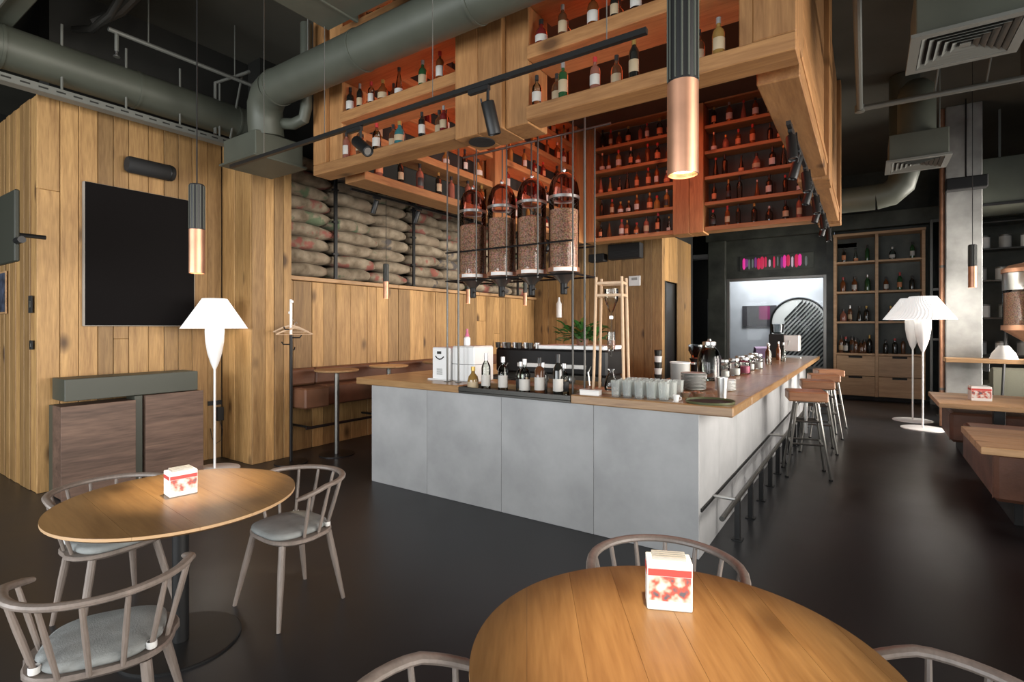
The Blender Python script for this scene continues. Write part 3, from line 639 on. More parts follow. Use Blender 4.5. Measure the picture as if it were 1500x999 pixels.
def hopper(i):
    x = (HXF[i]+HXF[i+1])/2-.03; r = .136
    t = thing('bean_hopper', f'glass bean hopper full of coffee, {["leftmost","second from left","third from left","rightmost"][i]} of the four hanging', 'bean hopper', (x, 4.165, 2.08), 0, 'hanging coffee bean hoppers')
    part('glass_cylinder', lathe([(r,.06),(r,.70)], 28), M['glass_smoke'], t)
    part('beans', lathe([(0,.07),(r-.008,.07),(r-.008,.56+.03*(i%2)),(0,.60)], 26), M['beans'], t, ang=60)
    d = part('dome', lathe([(r+.004,.70),(r+.002,.76),(r*.92,.83),(r*.72,.89),(r*.4,.925),(.02,.935)], 28), M['red_dome'], t)
    part('knob', lathe([(0,.93),(.012,.935),(.02,.955),(.012,.975),(0,.98)], 10), M['steel'], d)
    part('collar', lathe([(r+.001,.685),(r+.008,.688),(r+.008,.712),(r+.001,.715)], 28), M['steel'], t)
    part('bottom_ring', lathe([(r+.001,.035),(r+.008,.037),(r+.008,.075),(r+.001,.078)], 28), M['copper'], t)
    part('label_band', lathe([(r+.0085,.038),(r+.0095,.039),(r+.0095,.070),(r+.0085,.071)], 16, a0=R_(-100), a1=R_(-10)), M['paper'], t)
    part('funnel', lathe([(r,.034),(.05,-.04),(.035,-.06),(0,-.06)][::-1], 24), M['gunmetal'], t)
    v = part('valve', lathe([(0,-.16),(.028,-.16),(.032,-.15),(.032,-.07),(.036,-.06),(0,-.06)], 14), M['black'], t)
    part('lever', tube([(.02,-.02,-.11),(.09,-.08,-.105)], .007, 6), M['black'], v)
for i in range(4): hopper(i)

# ================================================================== pendants
def pendant(loc, label, group, power=0, top=CZ, spot_deg=48):
    """tube pendant; loc = centre of its lower opening"""
    t = thing('pendant_light', label, 'pendant lamp', loc, 0, group)
    part('copper_tube', lathe([(.037,.24),(.037,.0),(.0395,.0),(.0395,.24)], 24), M['copper'], t)
    u = part('upper_tube', lathe([(.0,.24),(.038,.24),(.038,.485),(.034,.49),(0,.49)], 24), M['black'], t)
    ribs = [rod((.0385*math.cos(a), .0385*math.sin(a), .245), (.0385*math.cos(a), .0385*math.sin(a), .48), .0028, 5) for a in [2*PI*k/14 for k in range(14)]]
    part('ribs', merge(*ribs), M['greenbox'], u)
    part('reflector', lathe([(.0365,.005),(.035,.012)], 20), M['copper'], t)
    part('bulb', lathe([(0,.012),(.034,.014),(.034,.02),(0,.022)], 20), M['bulb'], t)
    part('cable', cyl(.0035, top-loc[2]-.495, (0,0,.49), 6), M['black'], t); part('ceiling_cup', lathe([(.045,0),(.045,.03),(0,.03)], 16, (0,0,top-loc[2]-.032)), M['black'], t)
    if power:
        l = bpy.data.lights.new('pendant_beam', 'SPOT'); l.energy = power; l.color = (1,.80,.56); l.spot_size = R_(spot_deg); l.spot_blend = .9; l.shadow_soft_size = .03
        o = bpy.data.objects.new('pendant_beam', l); COL.objects.link(o); o.parent = t; o.location = (0,0,.0)
    return t
pendant((-.40,1.39,2.02), 'large copper and black tube pendant hanging above the right round table', 'copper tube pendants', 150)
pendant((-3.06,1.42,1.92), 'copper and black tube pendant hanging before the screen, above the left round table', 'copper tube pendants', 150)
pendant((1.0,7.92,2.08), 'copper tube pendant hanging before the concrete column', 'copper tube pendants', 22)
pendant((-5.62,5.13,2.03), 'copper tube pendant before the sacks, left of the bean hoppers', 'copper tube pendants', 14)
pendant((-5.60,6.95,2.03), 'copper tube pendant behind the leftmost bean hopper', 'copper tube pendants', 14)
pendant((-5.45,8.50,2.05), 'copper tube pendant behind the third bean hopper', 'copper tube pendants', 14)

# ================================================================== round tables
def round_table(c, rz, label, bw):
    t = thing('round_table', label, 'table', (c[0], c[1], 0), rz, 'round oak pedestal tables')
    r = .545; n = int(2*r/bw)+1; e = [-r+bw*i for i in range(n)]+[r]
    for y0, y1 in zip(e, e[1:]):
        y0 += .0004; y1 -= .0004
        def pts(rr, a, b):
            a = max(-rr+1e-4, a); b = min(rr-1e-4, b); a0 = math.asin(a/rr); a1 = math.asin(b/rr)
            return [(rr*math.cos(a0+(a1-a0)*i/10), rr*math.sin(a0+(a1-a0)*i/10)) for i in range(11)]+[(-rr*math.cos(a1+(a0-a1)*i/10), rr*math.sin(a1+(a0-a1)*i/10)) for i in range(11)]
        P0, P1 = pts(r-.02, y0, y1), pts(r, y0, y1); m = len(P0)
        V = [(x,y,.724) for x,y in P0]+[(x,y,.736) for x,y in P1]+[(x,y,.749) for x,y in P1]+[(x*.998,y,.75) for x,y in P1]
        Fc = [tuple(reversed(range(m))), tuple(3*m+i for i in range(m))]
        for q in range(3): Fc += [(q*m+i, q*m+(i+1)%m, (q+1)*m+(i+1)%m, (q+1)*m+i) for i in range(m)]
        ym = (y0+y1)/2
        bo = part('board', ([(x,y-ym,z-.74) for x,y,z in V], Fc), M['table'], t, loc=(0,ym,.74), ang=20)
        bo.data.materials.append(M['table_edge'])
        for pl in bo.data.polygons:
            if pl.index >= 2+m and pl.index < 2+2*m: pl.material_index = 1
    part('top_plate', lathe([(.16,.714),(.16,.721)], 20), M['black'], t)
    part('column', cyl(.038, .70, (0,0,.014), 24), M['black'], t)
    part('base_plate', lathe([(0,0),(.28,0),(.28,.008),(.275,.012),(.05,.014),(0,.014)], 40), M['black'], t)
    return t
round_table((-2.93,1.28), R_(-6), 'round oak table standing before the screen wall', .225)
round_table((-.41,1.38), R_(-57.5), 'large round oak table in the right foreground', .15)
def menu_box(loc, rz, label, s=1.0, sx=.125, sy=.075, sz=.125):
    t = thing('menu_cube', label, 'menu holder', loc, rz, 'table menu cubes')
    part('body', box(sx,sy,sz,(0,0,sz/2),.003), M['paper'], t)
    for sgn in (-1, 1):
        part('picture', box(sx-.01,.001,sz*.5,(0,sgn*(sy/2+.0006),sz*.45)), M['picture'], t)
        part('red_band', box(sx-.006,.001,sz*.14,(0,sgn*(sy/2+.0007),sz*.78)), M['print_red'], t)
    for sgn in (-1, 1): part('side_band', box(.001,sy-.006,sz*.14,(sgn*(sx/2+.0007),0,sz*.78)), M['print_red'], t)
    part('sachets', merge(*[box(sx*.75,.006,.012,(0,-sy*.3+i*sy*.2,sz+.005)) for i in range(4)]), M['greyceramic'], t)
menu_box((-.515,1.635,.75), R_(24), 'white menu cube with red print on the right foreground table', sx=.135, sy=.07, sz=.15)
menu_box((-2.985,1.305,.75), R_(82), 'bright menu cube with red band on the left round table', sx=.13, sy=.10, sz=.125)
menu_box((1.12,8.35,.75), R_(5), 'small menu cube on the far bench table', sx=.19, sy=.15, sz=.17)

# ================================================================== spindle chairs
def make_chair():
    t = thing('spindle_chair', '', 'chair', (0,0,0), 0, 'low back spindle chairs')
    hz, n = .725, 28
    # seat outline: rounded back, straighter front (front = +x)
    out = []
    for i in range(40):
        a = 2*PI*i/40; ca, sa = math.cos(a), math.sin(a)
        rr = (abs(ca/.215)**2.8+abs(sa/(.235 if ca > 0 else .225))**2.6)**(-1/2.6)
        out.append((rr*ca, rr*sa))
    m = len(out)
    V = [(x*.90,y*.90,.412) for x,y in out]+[(x,y,.428) for x,y in out]+[(x,y,.440) for x,y in out]+[(x*.975,y*.975,.446) for x,y in out]+[(x*.6,y*.6,.441) for x,y in out]
    Fc = [tuple(reversed(range(m))), tuple(4*m+i for i in range(m))]
    for q in range(4): Fc += [(q*m+i, q*m+(i+1)%m, (q+1)*m+(i+1)%m, (q+1)*m+i) for i in range(m)]
    part('seat', (V, Fc), M['chair'], t)
    # hoop
    pts = []
    for i in range(n+1):
        a = R_(62)+R_(236)*i/n
        x, y = .275*math.cos(a)*1.0-.015, .275*math.sin(a)
        k = max(0, math.cos(a))  # forward tips dip
        if math.cos(a) > 0: y *= 1.0
        pts.append((x, y, hz-.055*(max(0, (x+.05))/.2)))
    part('hoop', tube(pts, [.019*(.75 if i in (0, n) else 1) for i in range(n+1)], 10, flat=(1.0,.72)), M['chair'], t)
    # spindles
    for i in range(9):
        a = R_(76)+R_(208)*i/8
        bx, by = .195*math.cos(a)-.005, .205*math.sin(a); tx, ty = .275*math.cos(a)-.015, .275*math.sin(a)
        tz = hz-.055*(max(0, (tx+.05))/.2)-.006
        part('spindle', tube([(bx,by,.438),(bx+(tx-bx)*.5,by+(ty-by)*.5,.438+(tz-.438)*.5),(tx,ty,tz)], [.0085,.0105,.0085], 8), M['chair'], t)
    for sx, sy in ((1,1),(1,-1),(-1,1),(-1,-1)):
        tp = (sx*.145, sy*.15, .418); bt = (sx*.215+(.0 if sx > 0 else -.0), sy*(.235 if sx > 0 else .20), .0)
        part('leg', tube([tp, tuple(tp[k]*.6+bt[k]*.4 for k in range(3)), bt], [.019,.0185,.0115], 10), M['chair'], t)
    # cushion
    V = []; Fc = []
    cs = [(.185*math.copysign(abs(math.cos(2*PI*i/40))**.62, math.cos(2*PI*i/40))+.008, (.19 if math.cos(2*PI*i/40) > -.2 else .175)*math.copysign(abs(math.sin(2*PI*i/40))**.62, math.sin(2*PI*i/40))) for i in range(40)]
    for s_, z in ((.96,.4475),(1.0,.458),(.985,.472),(.90,.481),(.5,.484)): V += [(x*s_, y*s_, z) for x, y in cs]
    Fc = [tuple(reversed(range(m))), tuple(4*m+i for i in range(m))]
    for q in range(4): Fc += [(q*m+i, q*m+(i+1)%m, (q+1)*m+(i+1)%m, (q+1)*m+i) for i in range(m)]
    c = part('cushion', (V, Fc), M['cushion'], t, ang=60)
    for i in (2, 6):
        a = R_(76)+R_(208)*i/8
        part('strap', lathe([(.0165,0),(.0175,.002),(.0175,.022),(.0165,.024)], 10, (.20*math.cos(a)-.006,.21*math.sin(a),.452)), M['strap'], c)
    return t
ch = make_chair()
spots = [((-2.81,1.83), -92, 'grey spindle chair right of the left round table, facing the camera side'),
         ((-3.47,1.17), 3, 'grey spindle chair tucked behind the left round table by the rusty cabinet'),
         ((-2.36,.77), 150, 'spindle chair at the lower left corner with its back to the camera'),
         ((-.62,1.93), -72, 'spindle chair behind the right foreground table, before the bar front'),
         ((-.76,.91), 53, 'spindle chair left of the right foreground table, only its hoop in view'),
         ((.15,1.56), 197, 'spindle chair at the lower right corner, only its hoop in view')]
for i, (p, a, lab) in enumerate(spots):
    if i == 0: ch.location = (p[0],p[1],0); ch.rotation_euler = (0,0,R_(a)); ch['label'] = lab
    else: dup(ch, (p[0],p[1],0), R_(a), lab)

# ================================================================== bar stools
def make_stool():
    t = thing('bar_stool', '', 'stool', (0,0,0), 0, 'bar stools along the bar')
    part('seat', box(.38,.38,.105,(0,0,.875),.012), M['stool'], t)
    part('seat_plate', box(.20,.20,.02,(0,0,.811),.004), M['gunmetal'], t)
    part('screw', cyl(.017,.34,(0,0,.455),12), M['steel'], t)
    for sx, sy in ((1,1),(1,-1),(-1,1),(-1,-1)):
        lg = part('leg', tube([(sx*.10,sy*.10,.80),(sx*.205,sy*.205,.015)], [.027,.019], 6, flat=(1.0,.6)), M['gunmetal'], t)
        part('foot_pad', cyl(.02,.015,(sx*.207,sy*.207,0),10), M['blackm'], lg)
    for z, q in ((.36,.152),(.60,.115)):
        for a in ((1,0),(0,1)):
            for s in (-1,1):
                p0 = (a[0]*s*q+a[1]*-q, a[1]*s*q+a[0]*-q, z); p1 = (a[0]*s*q+a[1]*q, a[1]*s*q+a[0]*q, z)
                part('stretcher', tube([p0, p1], .011, 6), M['gunmetal'], t)
    part('spider', merge(tube([(-.115,0,.6),(.115,0,.6)],.008,6), tube([(0,-.115,.6),(0,.115,.6)],.008,6)), M['gunmetal'], t)
    return t
stl = make_stool()
for i, y in enumerate((6.62, 8.0, 9.1, 10.15)):
    lab = f'wooden topped steel bar stool, {["nearest","second","third","farthest"][i]} in the row along the bar'
    if i == 0: stl.location = (-.56,y,0); stl.rotation_euler = (0,0,R_(12)); stl['label'] = lab
    else: dup(stl, (-.56+.01*i,y,0), R_(5+i*4), lab)

# ================================================================== floor lamps
def floor_lamp(loc, label, H=1.95, power=9, k=1.0, r0=.335, r1=.125, hs=.34):
    t = thing('floor_lamp', label, 'floor lamp', (loc[0],loc[1],0), 0, 'white floor lamps'); s = k
    zb = H-hs
    n = 96; V = []; Fc = []
    for j in range(7):
        f = j/6; r = r0+(r1-r0)*f; z = zb+(H-zb)*f
        for i in range(n):
            rr = r*(1+.018*(1 if i % 2 else -1)); V.append((rr*math.cos(2*PI*i/n+.12*math.sin(f*5)), rr*math.sin(2*PI*i/n+.12*math.sin(f*5)), z))
    for j in range(6): Fc += [(j*n+i, j*n+(i+1)%n, (j+1)*n+(i+1)%n, (j+1)*n+i) for i in range(n)]
    Fc.append(tuple(6*n+i for i in range(n)))
    part('shade', (V, Fc), M['shade'], t, smooth=False)
    part('body', lathe([(.012,zb-.47*s),(.04*s,zb-.40*s),(.075*s,zb-.28*s),(.095*s,zb-.15*s),(.10*s,zb-.03*s),(.095*s,zb+.03*s),(0,zb+.03*s)], 24), M['white'], t)
    part('pole', cyl(.0125, zb-.46*s-.018, (0,0,.018), 12), M['white'], t)
    part('base_plate', lathe([(0,0),(.26*s,0),(.26*s,.012),(.25*s,.016),(.03,.02),(0,.02)], 40), M['white'], t)
    part('bulb', lathe([(0,-.04),(.03,-.03),(.04,0),(.03,.03),(0,.04)], 12, (0,0,zb+.14*s)), M['bulb'], t)
    l = bpy.data.lights.new('lamp_glow', 'POINT'); l.energy = power; l.color = (1,.95,.88); l.shadow_soft_size = .05
    o = bpy.data.objects.new('lamp_glow', l); COL.objects.link(o); o.parent = t; o.location = (0,0,zb+.02)
floor_lamp((-6.16,3.05), 'white pleated floor lamp standing before the screen wall', 1.95)
floor_lamp((.74,10.65), 'white pleated floor lamp, nearer of the two beside the concrete column', 2.12, 5, 1.12, .425, .175, .37)
floor_lamp((.66,11.48), 'white pleated floor lamp, farther of the two beside the concrete column', 2.13, 5, 1.12, .425, .175, .37)

# ================================================================== coffee sacks on the ledge
def sack_mesh(seed, L, D, H):
    rnd = random.Random(seed); nu, nv = 14, 12; V = []; Fc = []
    ph = [rnd.uniform(0, 6.28) for _ in range(6)]
    for i in range(nu+1):
        f = i/nu*2-1; e = (1-abs(f)**3.2)**(1/2.4) if abs(f) < 1 else 0
        e = max(e, .52)                                    # gathered end seams
        for j in range(nv):
            a = 2*PI*j/nv; c, s_ = math.cos(a), math.sin(a)
            x = math.copysign(abs(c)**.75, c)*D/2*(.35+.65*e); z = math.copysign(abs(s_)**.7, s_)*H/2*e
            w = 1+.035*math.sin(f*5+ph[0]+a*2)+.025*math.sin(f*9+ph[1]+a*3)
            V.append((x*w+.012*math.sin(f*7+ph[2]), f*L/2, z*w+.006*math.sin(f*4+ph[3])))
    for i in range(nu): Fc += [(i*nv+j, (i+1)*nv+j, (i+1)*nv+(j+1)%nv, i*nv+(j+1)%nv) for j in range(nv)]
    Fc += [tuple(range(nv)), tuple(nu*nv+j for j in reversed(range(nv)))]
    return mk_mesh('coffee_sack', (V, Fc), M['burlap'], ang=70)
bays = [(3.93,4.66),(4.74,5.45),(5.45,6.18),(6.28,7.0),(7.0,7.72),(7.82,8.55),(8.55,9.28),(9.38,10.08)]
sm = [sack_mesh(i, .80, .42, .186) for i in range(8)]
for r in range(9):
    for k, (a, b) in enumerate(bays):
        off = (.06 if r % 2 else -.04)*(1 if k not in (0,7) else 0)
        o = obj('coffee_sack', None, None, me=sm[(r*3+k*5) % 8], loc=(-6.42+random.uniform(-.02,.03), (a+b)/2+off+random.uniform(-.02,.02), 2.405+.178*r+random.uniform(-.006,.006)), rot=(random.uniform(-.05,.05), random.uniform(-.05,.05), random.uniform(-.05,.05)+(PI if random.random() < .5 else 0)))
        tag(o, f'printed burlap coffee sack, {ORD[k]} from the pillar in the {"bottom" if r == 0 else ORD[r]} row above the ledge', 'sack', 'coffee sacks stacked on the ledge')
for i, y in enumerate((4.70, 6.23, 7.77, 9.33)):
    t = thing('rack_post', f'black steel post between the coffee sacks, {ORD[i]} from the oak pillar', 'post', (-6.17, y, 2.30), 0, 'black posts holding the sacks')
    part('upright', box(.035,.05,1.62,(0,0,.81),.004), M['black'], t); part('foot', box(.07,.09,.01,(0,0,.005)), M['black'], t)
    for z in (.35,.8,1.25): part('clip', box(.05,.09,.03,(-.01,0,z),.003), M['black'], t)

# ================================================================== leather bench and high tables
bn = thing('leather_bench', 'long cantilevered brown leather bench under the sack wall', 'bench')
e = [3.95,4.32,5.6,6.9,8.2,9.5]
for i, (a, b) in enumerate(zip(e, e[1:])):
    bpart('seat_cushion', -6.20, -5.86 if i else -5.78, a+.003, b-.003, .60, .87 if i else .86, M['bench_leather'], bn, .02)
    bpart('back_cushion', -6.21, -6.08, a+.003, b-.003, .875, 1.09, M['bench_leather'], bn, .02)
ft = thing('bench_foot_rail', 'black steel foot rail along the bottom of the oak wall under the bench', 'foot rail')
part('rail', tube([(-5.80,3.98,.36),(-5.80,9.4,.36)], .018, 8), M['black'], ft)
for y in (4.05, 5.2, 6.5, 7.8, 9.1): part('bracket', tube([(-6.215,y,.36),(-5.80,y,.36)], .016, 6), M['black'], ft)
for i, y in enumerate((4.30, 5.18, 6.25)):
    t = thing('high_table', f'small round high table before the leather bench, {["nearest","middle","farthest"][i]} of three', 'table', (-5.62, y, 0), 0, 'high tables at the bench')
    part('table_top', lathe([(0,1.058),(.25,1.058),(.27,1.068),(.275,1.083),(.27,1.088),(0,1.088)], 32), M['oak_x'], t)
    part('column', cyl(.03,1.045,(0,0,.013),16), M['gunmetal'], t); part('base_plate', lathe([(0,0),(.22,0),(.22,.01),(0,.014)], 28), M['black'], t)

# coat rack
t = thing('coat_rack', 'black and white pole coat rack with wooden hangers before the oak pillar', 'coat rack', (-5.72, 3.72, 0))
part('base_plate', lathe([(0,0),(.19,0),(.19,.012),(.03,.02),(0,.02)], 28), M['black'], t)
part('pole', box(.03,.03,1.52,(0,0,.78),.003), M['black'], t)
part('upper_pole', box(.024,.024,.42,(.0,.0,1.75),.003), M['white'], t)
for k, (a, z) in enumerate(((.8,1.50),(3.6,1.42),(2.2,1.35),(5.0,1.60))):
    h = part('hook', tube([(0,0,z),(.10*math.cos(a),.10*math.sin(a),z),(.12*math.cos(a),.12*math.sin(a),z+.03)], .008, 6), M['black'], t)
for a, z in ((R_(-20),1.93),(R_(160),1.80)): part('peg', lathe([(0,-.02),(.02,-.012),(.02,.012),(0,.02)], 10, (.045*math.cos(a),.045*math.sin(a),z)), M['white'], t)
for k, (a, z, w) in enumerate(((R_(35),1.63,'nearer'),(R_(70),1.60,'farther'))):
    t2 = thing('coat_hanger', f'wooden coat hanger on the coat rack, {w} of the two', 'hanger', (-5.72+.03*k,3.72+.03*k,z), a, 'hangers on the coat rack')
    part('arms', tube([(-.21,0,-.06),(-.1,0,-.01),(0,0,.02),(.1,0,-.01),(.21,0,-.06)], [.008,.011,.013,.011,.008], 8, flat=(.6,1)), M['drip'], t2)
    part('hook', tube([(0,0,.03),(0,0,.07),(.02,0,.09),(.03,0,.07)], .003, 6), M['steel'], t2); part('crossbar', tube([(-.2,0,-.062),(.2,0,-.062)], .005, 6), M['drip'], t2)

# ================================================================== screen wall
t = thing('wall_screen', 'large upright black screen hung on the oak wall', 'screen', (-6.69, 2.52, 2.38))
part('housing', span(0,.055,-.535,.535,-.745,.745,.004), M['frame_grey'], t); part('display', span(.0555,.06,-.525,.525,-.735,.74), M['screen'], t)
t = thing('wall_speaker', 'black cylindrical speaker fixed above the black screen', 'speaker', (-6.58, 2.57, 3.38))
part('body', move(lathe([(.0,-.23),(.075,-.23),(.088,-.21),(.088,.21),(.075,.23),(0,.23)], 20), rx=R_(90)), M['blackm'], t)
part('end_ring', move(lathe([(.0885,-.19),(.092,-.185),(.092,-.175),(.0885,-.17)], 20), rx=R_(90)), M['black'], t); part('bracket', box(.10,.12,.05,(-.06,0,-.02),.004), M['black'], t)
def side_unit(name, label, y0, y1, zt):
    t = thing(name, label, 'cabinet', (0,0,0), 0, 'rusty steel boxes')
    bpart('body', -6.46, -6.215, y0, y1, .01, zt-.004, M['corten'], t, .003); bpart('front_plate', -6.213, -6.20, y0-.006, y1+.006, .0, zt, M['corten'], t, .002)
side_unit('steel_box', 'rusty brown steel box, left of the two below the screen', 1.69, 2.28, .88)
side_unit('steel_box', 'rusty brown steel box, right of the two below the screen', 2.38, 2.94, .915)
t = thing('olive_cabinet', 'olive green cabinet behind the two rusty steel boxes', 'cabinet')
bpart('body', -6.68, -6.47, 1.72, 2.93, .0, .86, M['greenbox'], t, .004); bpart('upper_box', -6.62, -6.27, 1.73, 2.92, .918, 1.13, M['greenbox'], t, .005); bpart('divider', -6.46, -6.25, 2.295, 2.365, .0, .915, M['greenbox'], t, .003)
t = thing('wall_socket', 'black double wall socket right of the floor lamp', 'socket', (-6.688, 3.31, .69))
part('plate', box(.012,.17,.055,(.006,0,0),.002), M['blackm'], t); part('insert', merge(*[lathe([(0,0),(.018,0),(.018,.003),(0,.003)], 12) for _ in range(1)]) and move(merge(lathe([(.018,0),(.018,.003)],12,(0,-.04,.012)), lathe([(.018,0),(.018,.003)],12,(0,.04,.012))), ry=R_(90)), M['darksteel'], t)
t = thing('power_adapter', 'black power adapter with a dangling cable near the wall socket', 'adapter', (-6.68, 3.36, .55))
part('case', box(.05,.08,.17,(.02,0,0),.006), M['blackm'], t); part('cable', tube([(.02,0,-.085),(.025,.03,-.2),(.03,.02,-.32),(.03,-.05,-.36),(.03,-.10,-.28),(.03,-.12,-.16)], .004, 6), M['blackm'], t)
# things on the return wall at the left edge
t = thing('side_monitor', 'olive backed monitor jutting in at the left edge of the room', 'monitor', (-6.15, 1.30, 2.47))
part('housing', box(.62,.035,.60,(0,0,0),.008), plain('olive_black', (.022,.024,.015), .6), t); part('arm', tube([(-.27,.02,0),(-.27,.33,0)], .02, 8), M['black'], t); part('knob', move(cyl(.028,.13,(0,0,0),12), (.31,0,-.13), ry=R_(90)), M['black'], t)
for i, (x, z, w, h) in enumerate(((-6.82,1.85,.10,.17),(-6.80,1.45,.08,.09))):
    t = thing('wall_switch', ['tall black switch panel on the narrow-board wall','small black switch on the narrow-board wall'][i], 'switch', (x, 1.622, z))
    part('plate', box(w,.012,h,(0,-.006,0),.002), M['blackm'], t); part('rocker', box(w*.5,.006,h*.4,(0,-.014,0),.001), M['darksteel'], t)
t = thing('wall_poster', 'dark blue poster on the narrow-board wall at the left edge', 'poster', (-7.85, 1.618, 2.0))
part('frame', box(.44,.012,.46,(0,-.006,0),.002), M['oak_x'], t); part('sheet', box(.40,.002,.42,(0,-.0135,0)), plain('blue_print', (.05,.06,.09), .5, var=.8, vscale=12), t)

# ================================================================== ducts, pipes and ceiling fixtures
def duct_x(name, label, x0, x1, y, z, r, seams=1.2):
    t = thing(name, label, 'duct')
    part('pipe', tube([(x0,y,z),(x1,y,z)], r, 28), M['duct'], t)
    n = int((x1-x0)/seams)
    for i in range(n+1): part('seam', tube([(x0+.05+i*seams-.012,y,z),(x0+.05+i*seams+.012,y,z)], r+.006, 28), M['duct'], t)
    return t
t = duct_x('round_duct', 'round olive duct crossing before the hanging cage', -4.72, 3.2, 2.9, 3.92, .165)
part('riser', tube([(-2.25,2.9,4.0),(-2.25,2.9,CZ-.01)], .13, 20), M['duct'], t)
part('elbow', tube([(-4.72,2.9,3.92),(-4.86,2.92,3.90),(-4.97,2.95,3.82),(-5.02,2.98,3.70),(-5.03,3.0,3.555)], .165, 24), M['duct'], t)
part('side_pipe', tube([(-4.98,3.08,3.70),(-4.75,3.12,3.66),(-4.60,3.13,3.68),(-4.56,3.13,3.78),(-4.56,3.13,4.6)], .055, 12), M['duct'], t)
b = part('plenum_box', box(.60,.52,.25,(0,0,0),.008), M['duct'], t, loc=(-5.22,3.08,3.43)); part('flange', box(.66,.58,.02,(0,0,-.13),.003), M['duct'], b)
for x in (-4.2,-2.9): part('hanger', cyl(.006, CZ-4.08, (0,0,0), 6), M['pipe'], t, loc=(x,2.9,4.08))
t = thing('wall_duct', 'round olive duct running above the oak screen wall', 'duct')
part('pipe', tube([(-6.42,-3.5,4.14),(-6.42,3.75,4.14)], .19, 28), M['duct'], t)
for i in range(7): part('seam', tube([(-6.42,-2.9+i*1.05,4.14),(-6.42,-2.876+i*1.05,4.14)], .197, 28), M['duct'], t)
t = thing('cable_tray', 'perforated grey cable tray along the top of the oak screen wall', 'cable tray')
bpart('channel', -6.42, -6.30, -3.0, 3.42, 3.80, 3.805, M['pipe'], t, 0); bpart('side', -6.302, -6.297, -3.0, 3.42, 3.8055, 3.87, M['pipe'], t, 0)
for i in range(30): bpart('slot', -6.2968, -6.2955, -.5+i*.128, -.43+i*.128, 3.83, 3.845, M['darkwall'], t, 0)
for y in (1.72, 2.24, 2.75, 3.18): part('hanger', cyl(.011, .62, (0,0,0), 8), M['pipe'], t, loc=(-6.31,y,3.872))
t = thing('sprinkler_pipe', 'thin grey sprinkler pipe with drop heads over the screen wall', 'pipe')
part('main', tube([(-6.2,2.05,4.57),(-6.2,3.78,4.57),(-6.2,3.86,4.50),(-6.2,3.86,4.2)], .022, 8), M['pipe'], t)
for y in (2.12,): d = part('drop', tube([(-6.2,y,4.56),(-6.2,y,4.38)], .018, 8), M['pipe'], t); part('head', lathe([(0,0),(.03,0),(.03,.01),(.012,.03),(.012,.06)], 10, (-6.2,y,4.32)), M['steel'], d)
part('branch', tube([(-6.35,3.15,3.9),(-6.35,3.15,4.5),(-6.15,3.4,4.66),(-6.15,3.45,4.7)], .02, 8), M['pipe'], t)
for y in (2.4, 3.3): part('hanger', cyl(.007, CZ-4.58, (0,0,0), 6), M['pipe'], t, loc=(-6.2,y,4.58))
part('brace', tube([(-6.3,3.3,3.88),(-6.25,3.42,4.7)], .012, 6), M['pipe'], t)
t = thing('flat_duct', 'wide flat sheet metal duct under the ceiling above the round duct', 'duct')
part('casing', span(-3.62,3.2,2.12,2.70,4.0,4.32,.05), M['duct'], t)
for i in range(7): bpart('seam', -3.3+i*.9, -3.27+i*.9, 2.112, 2.708, 3.992, 4.328, M['duct'], t, .04)
t = thing('ceiling_soffit', 'olive painted boxed duct at the upper left under the ceiling', 'duct')
part('casing', span(-9.0,-3.6,-.6,1.38,4.3,4.75,.01), M['duct'], t); part('conduit', tube([(-9,1.2,4.27),(-5.6,1.2,4.27)], .02, 8), M['pipe'], t)
for x in (-5.2,-4.6): part('bolt', lathe([(0,0),(.012,0),(.012,.01)], 8, (x,1.385,4.42)), M['steel'], t)
t = thing('valve_pipe', 'dark bent pipes under the ceiling left of the sprinkler pipe', 'pipe')
part('main', tube([(-6.6,1.9,4.62),(-6.3,1.95,4.55),(-6.0,2.0,4.62),(-5.85,2.05,4.8),(-5.4,2.2,5.05),(-5.0,2.4,5.1)], .035, 10), M['darksteel'], t); part('loop', tube([(-6.25,1.95,4.6),(-6.05,2.1,4.72),(-5.9,2.2,4.9)], .05, 10), M['darksteel'], t)
def diffuser(name, label, c, s, hb):
    t = thing(name, label, 'vent', c, 0)
    part('plenum', box(s-.06,s-.06,hb,(0,0,hb/2+.03),.006), M['duct'], t)
    def ring(a, w, z0, z1, dz):
        P0 = [(-a,-a),(a,-a),(a,a),(-a,a)]; b = a-w; P1 = [(-b,-b),(b,-b),(b,b),(-b,b)]
        V = [(x,y,z0) for x,y in P0]+[(x,y,z0+dz) for x,y in P1]+[(x,y,z1) for x,y in P0]+[(x,y,z1+dz) for x,y in P1]
        F = []
        for i in range(4):
            j = (i+1) % 4; F += [(i,4+i,4+j,j),(8+i,8+j,12+j,12+i),(i,j,8+j,8+i),(4+i,12+i,12+j,4+j)]
        return V, F
    part('frame', ring(s/2, .06, 0, .025, 0), M['pipe'], t, smooth=False)
    part('duct_mouth', box(s-.13,s-.13,.004,(0,0,.028)), M['darkwall'], t)
    for i in range(5): part('louver', ring(s/2-.065-.045*i, .03, .0+.002, .005, .02), M['pipe'], t, smooth=False)
    part('centre_plate', box(s-.13-.45,s-.13-.45,.004,(0,0,.006)) if s > .62 else box(.06,.06,.004,(0,0,.006)), M['pipe'], t)
    return t
d1 = diffuser('ceiling_diffuser', 'large square louvred air diffuser at the upper right', (.57,4.83,3.60), .64, .36)
for sx, sy in ((-1,-1),(1,-1),(-1,1),(1,1)): part('hanger', cyl(.006, CZ-4.0, (sx*.26,sy*.26,.39), 6), M['pipe'], d1)
d2 = diffuser('ceiling_diffuser', 'smaller looking square air diffuser farther back at right', (.50,8.05,3.60), .62, .30)
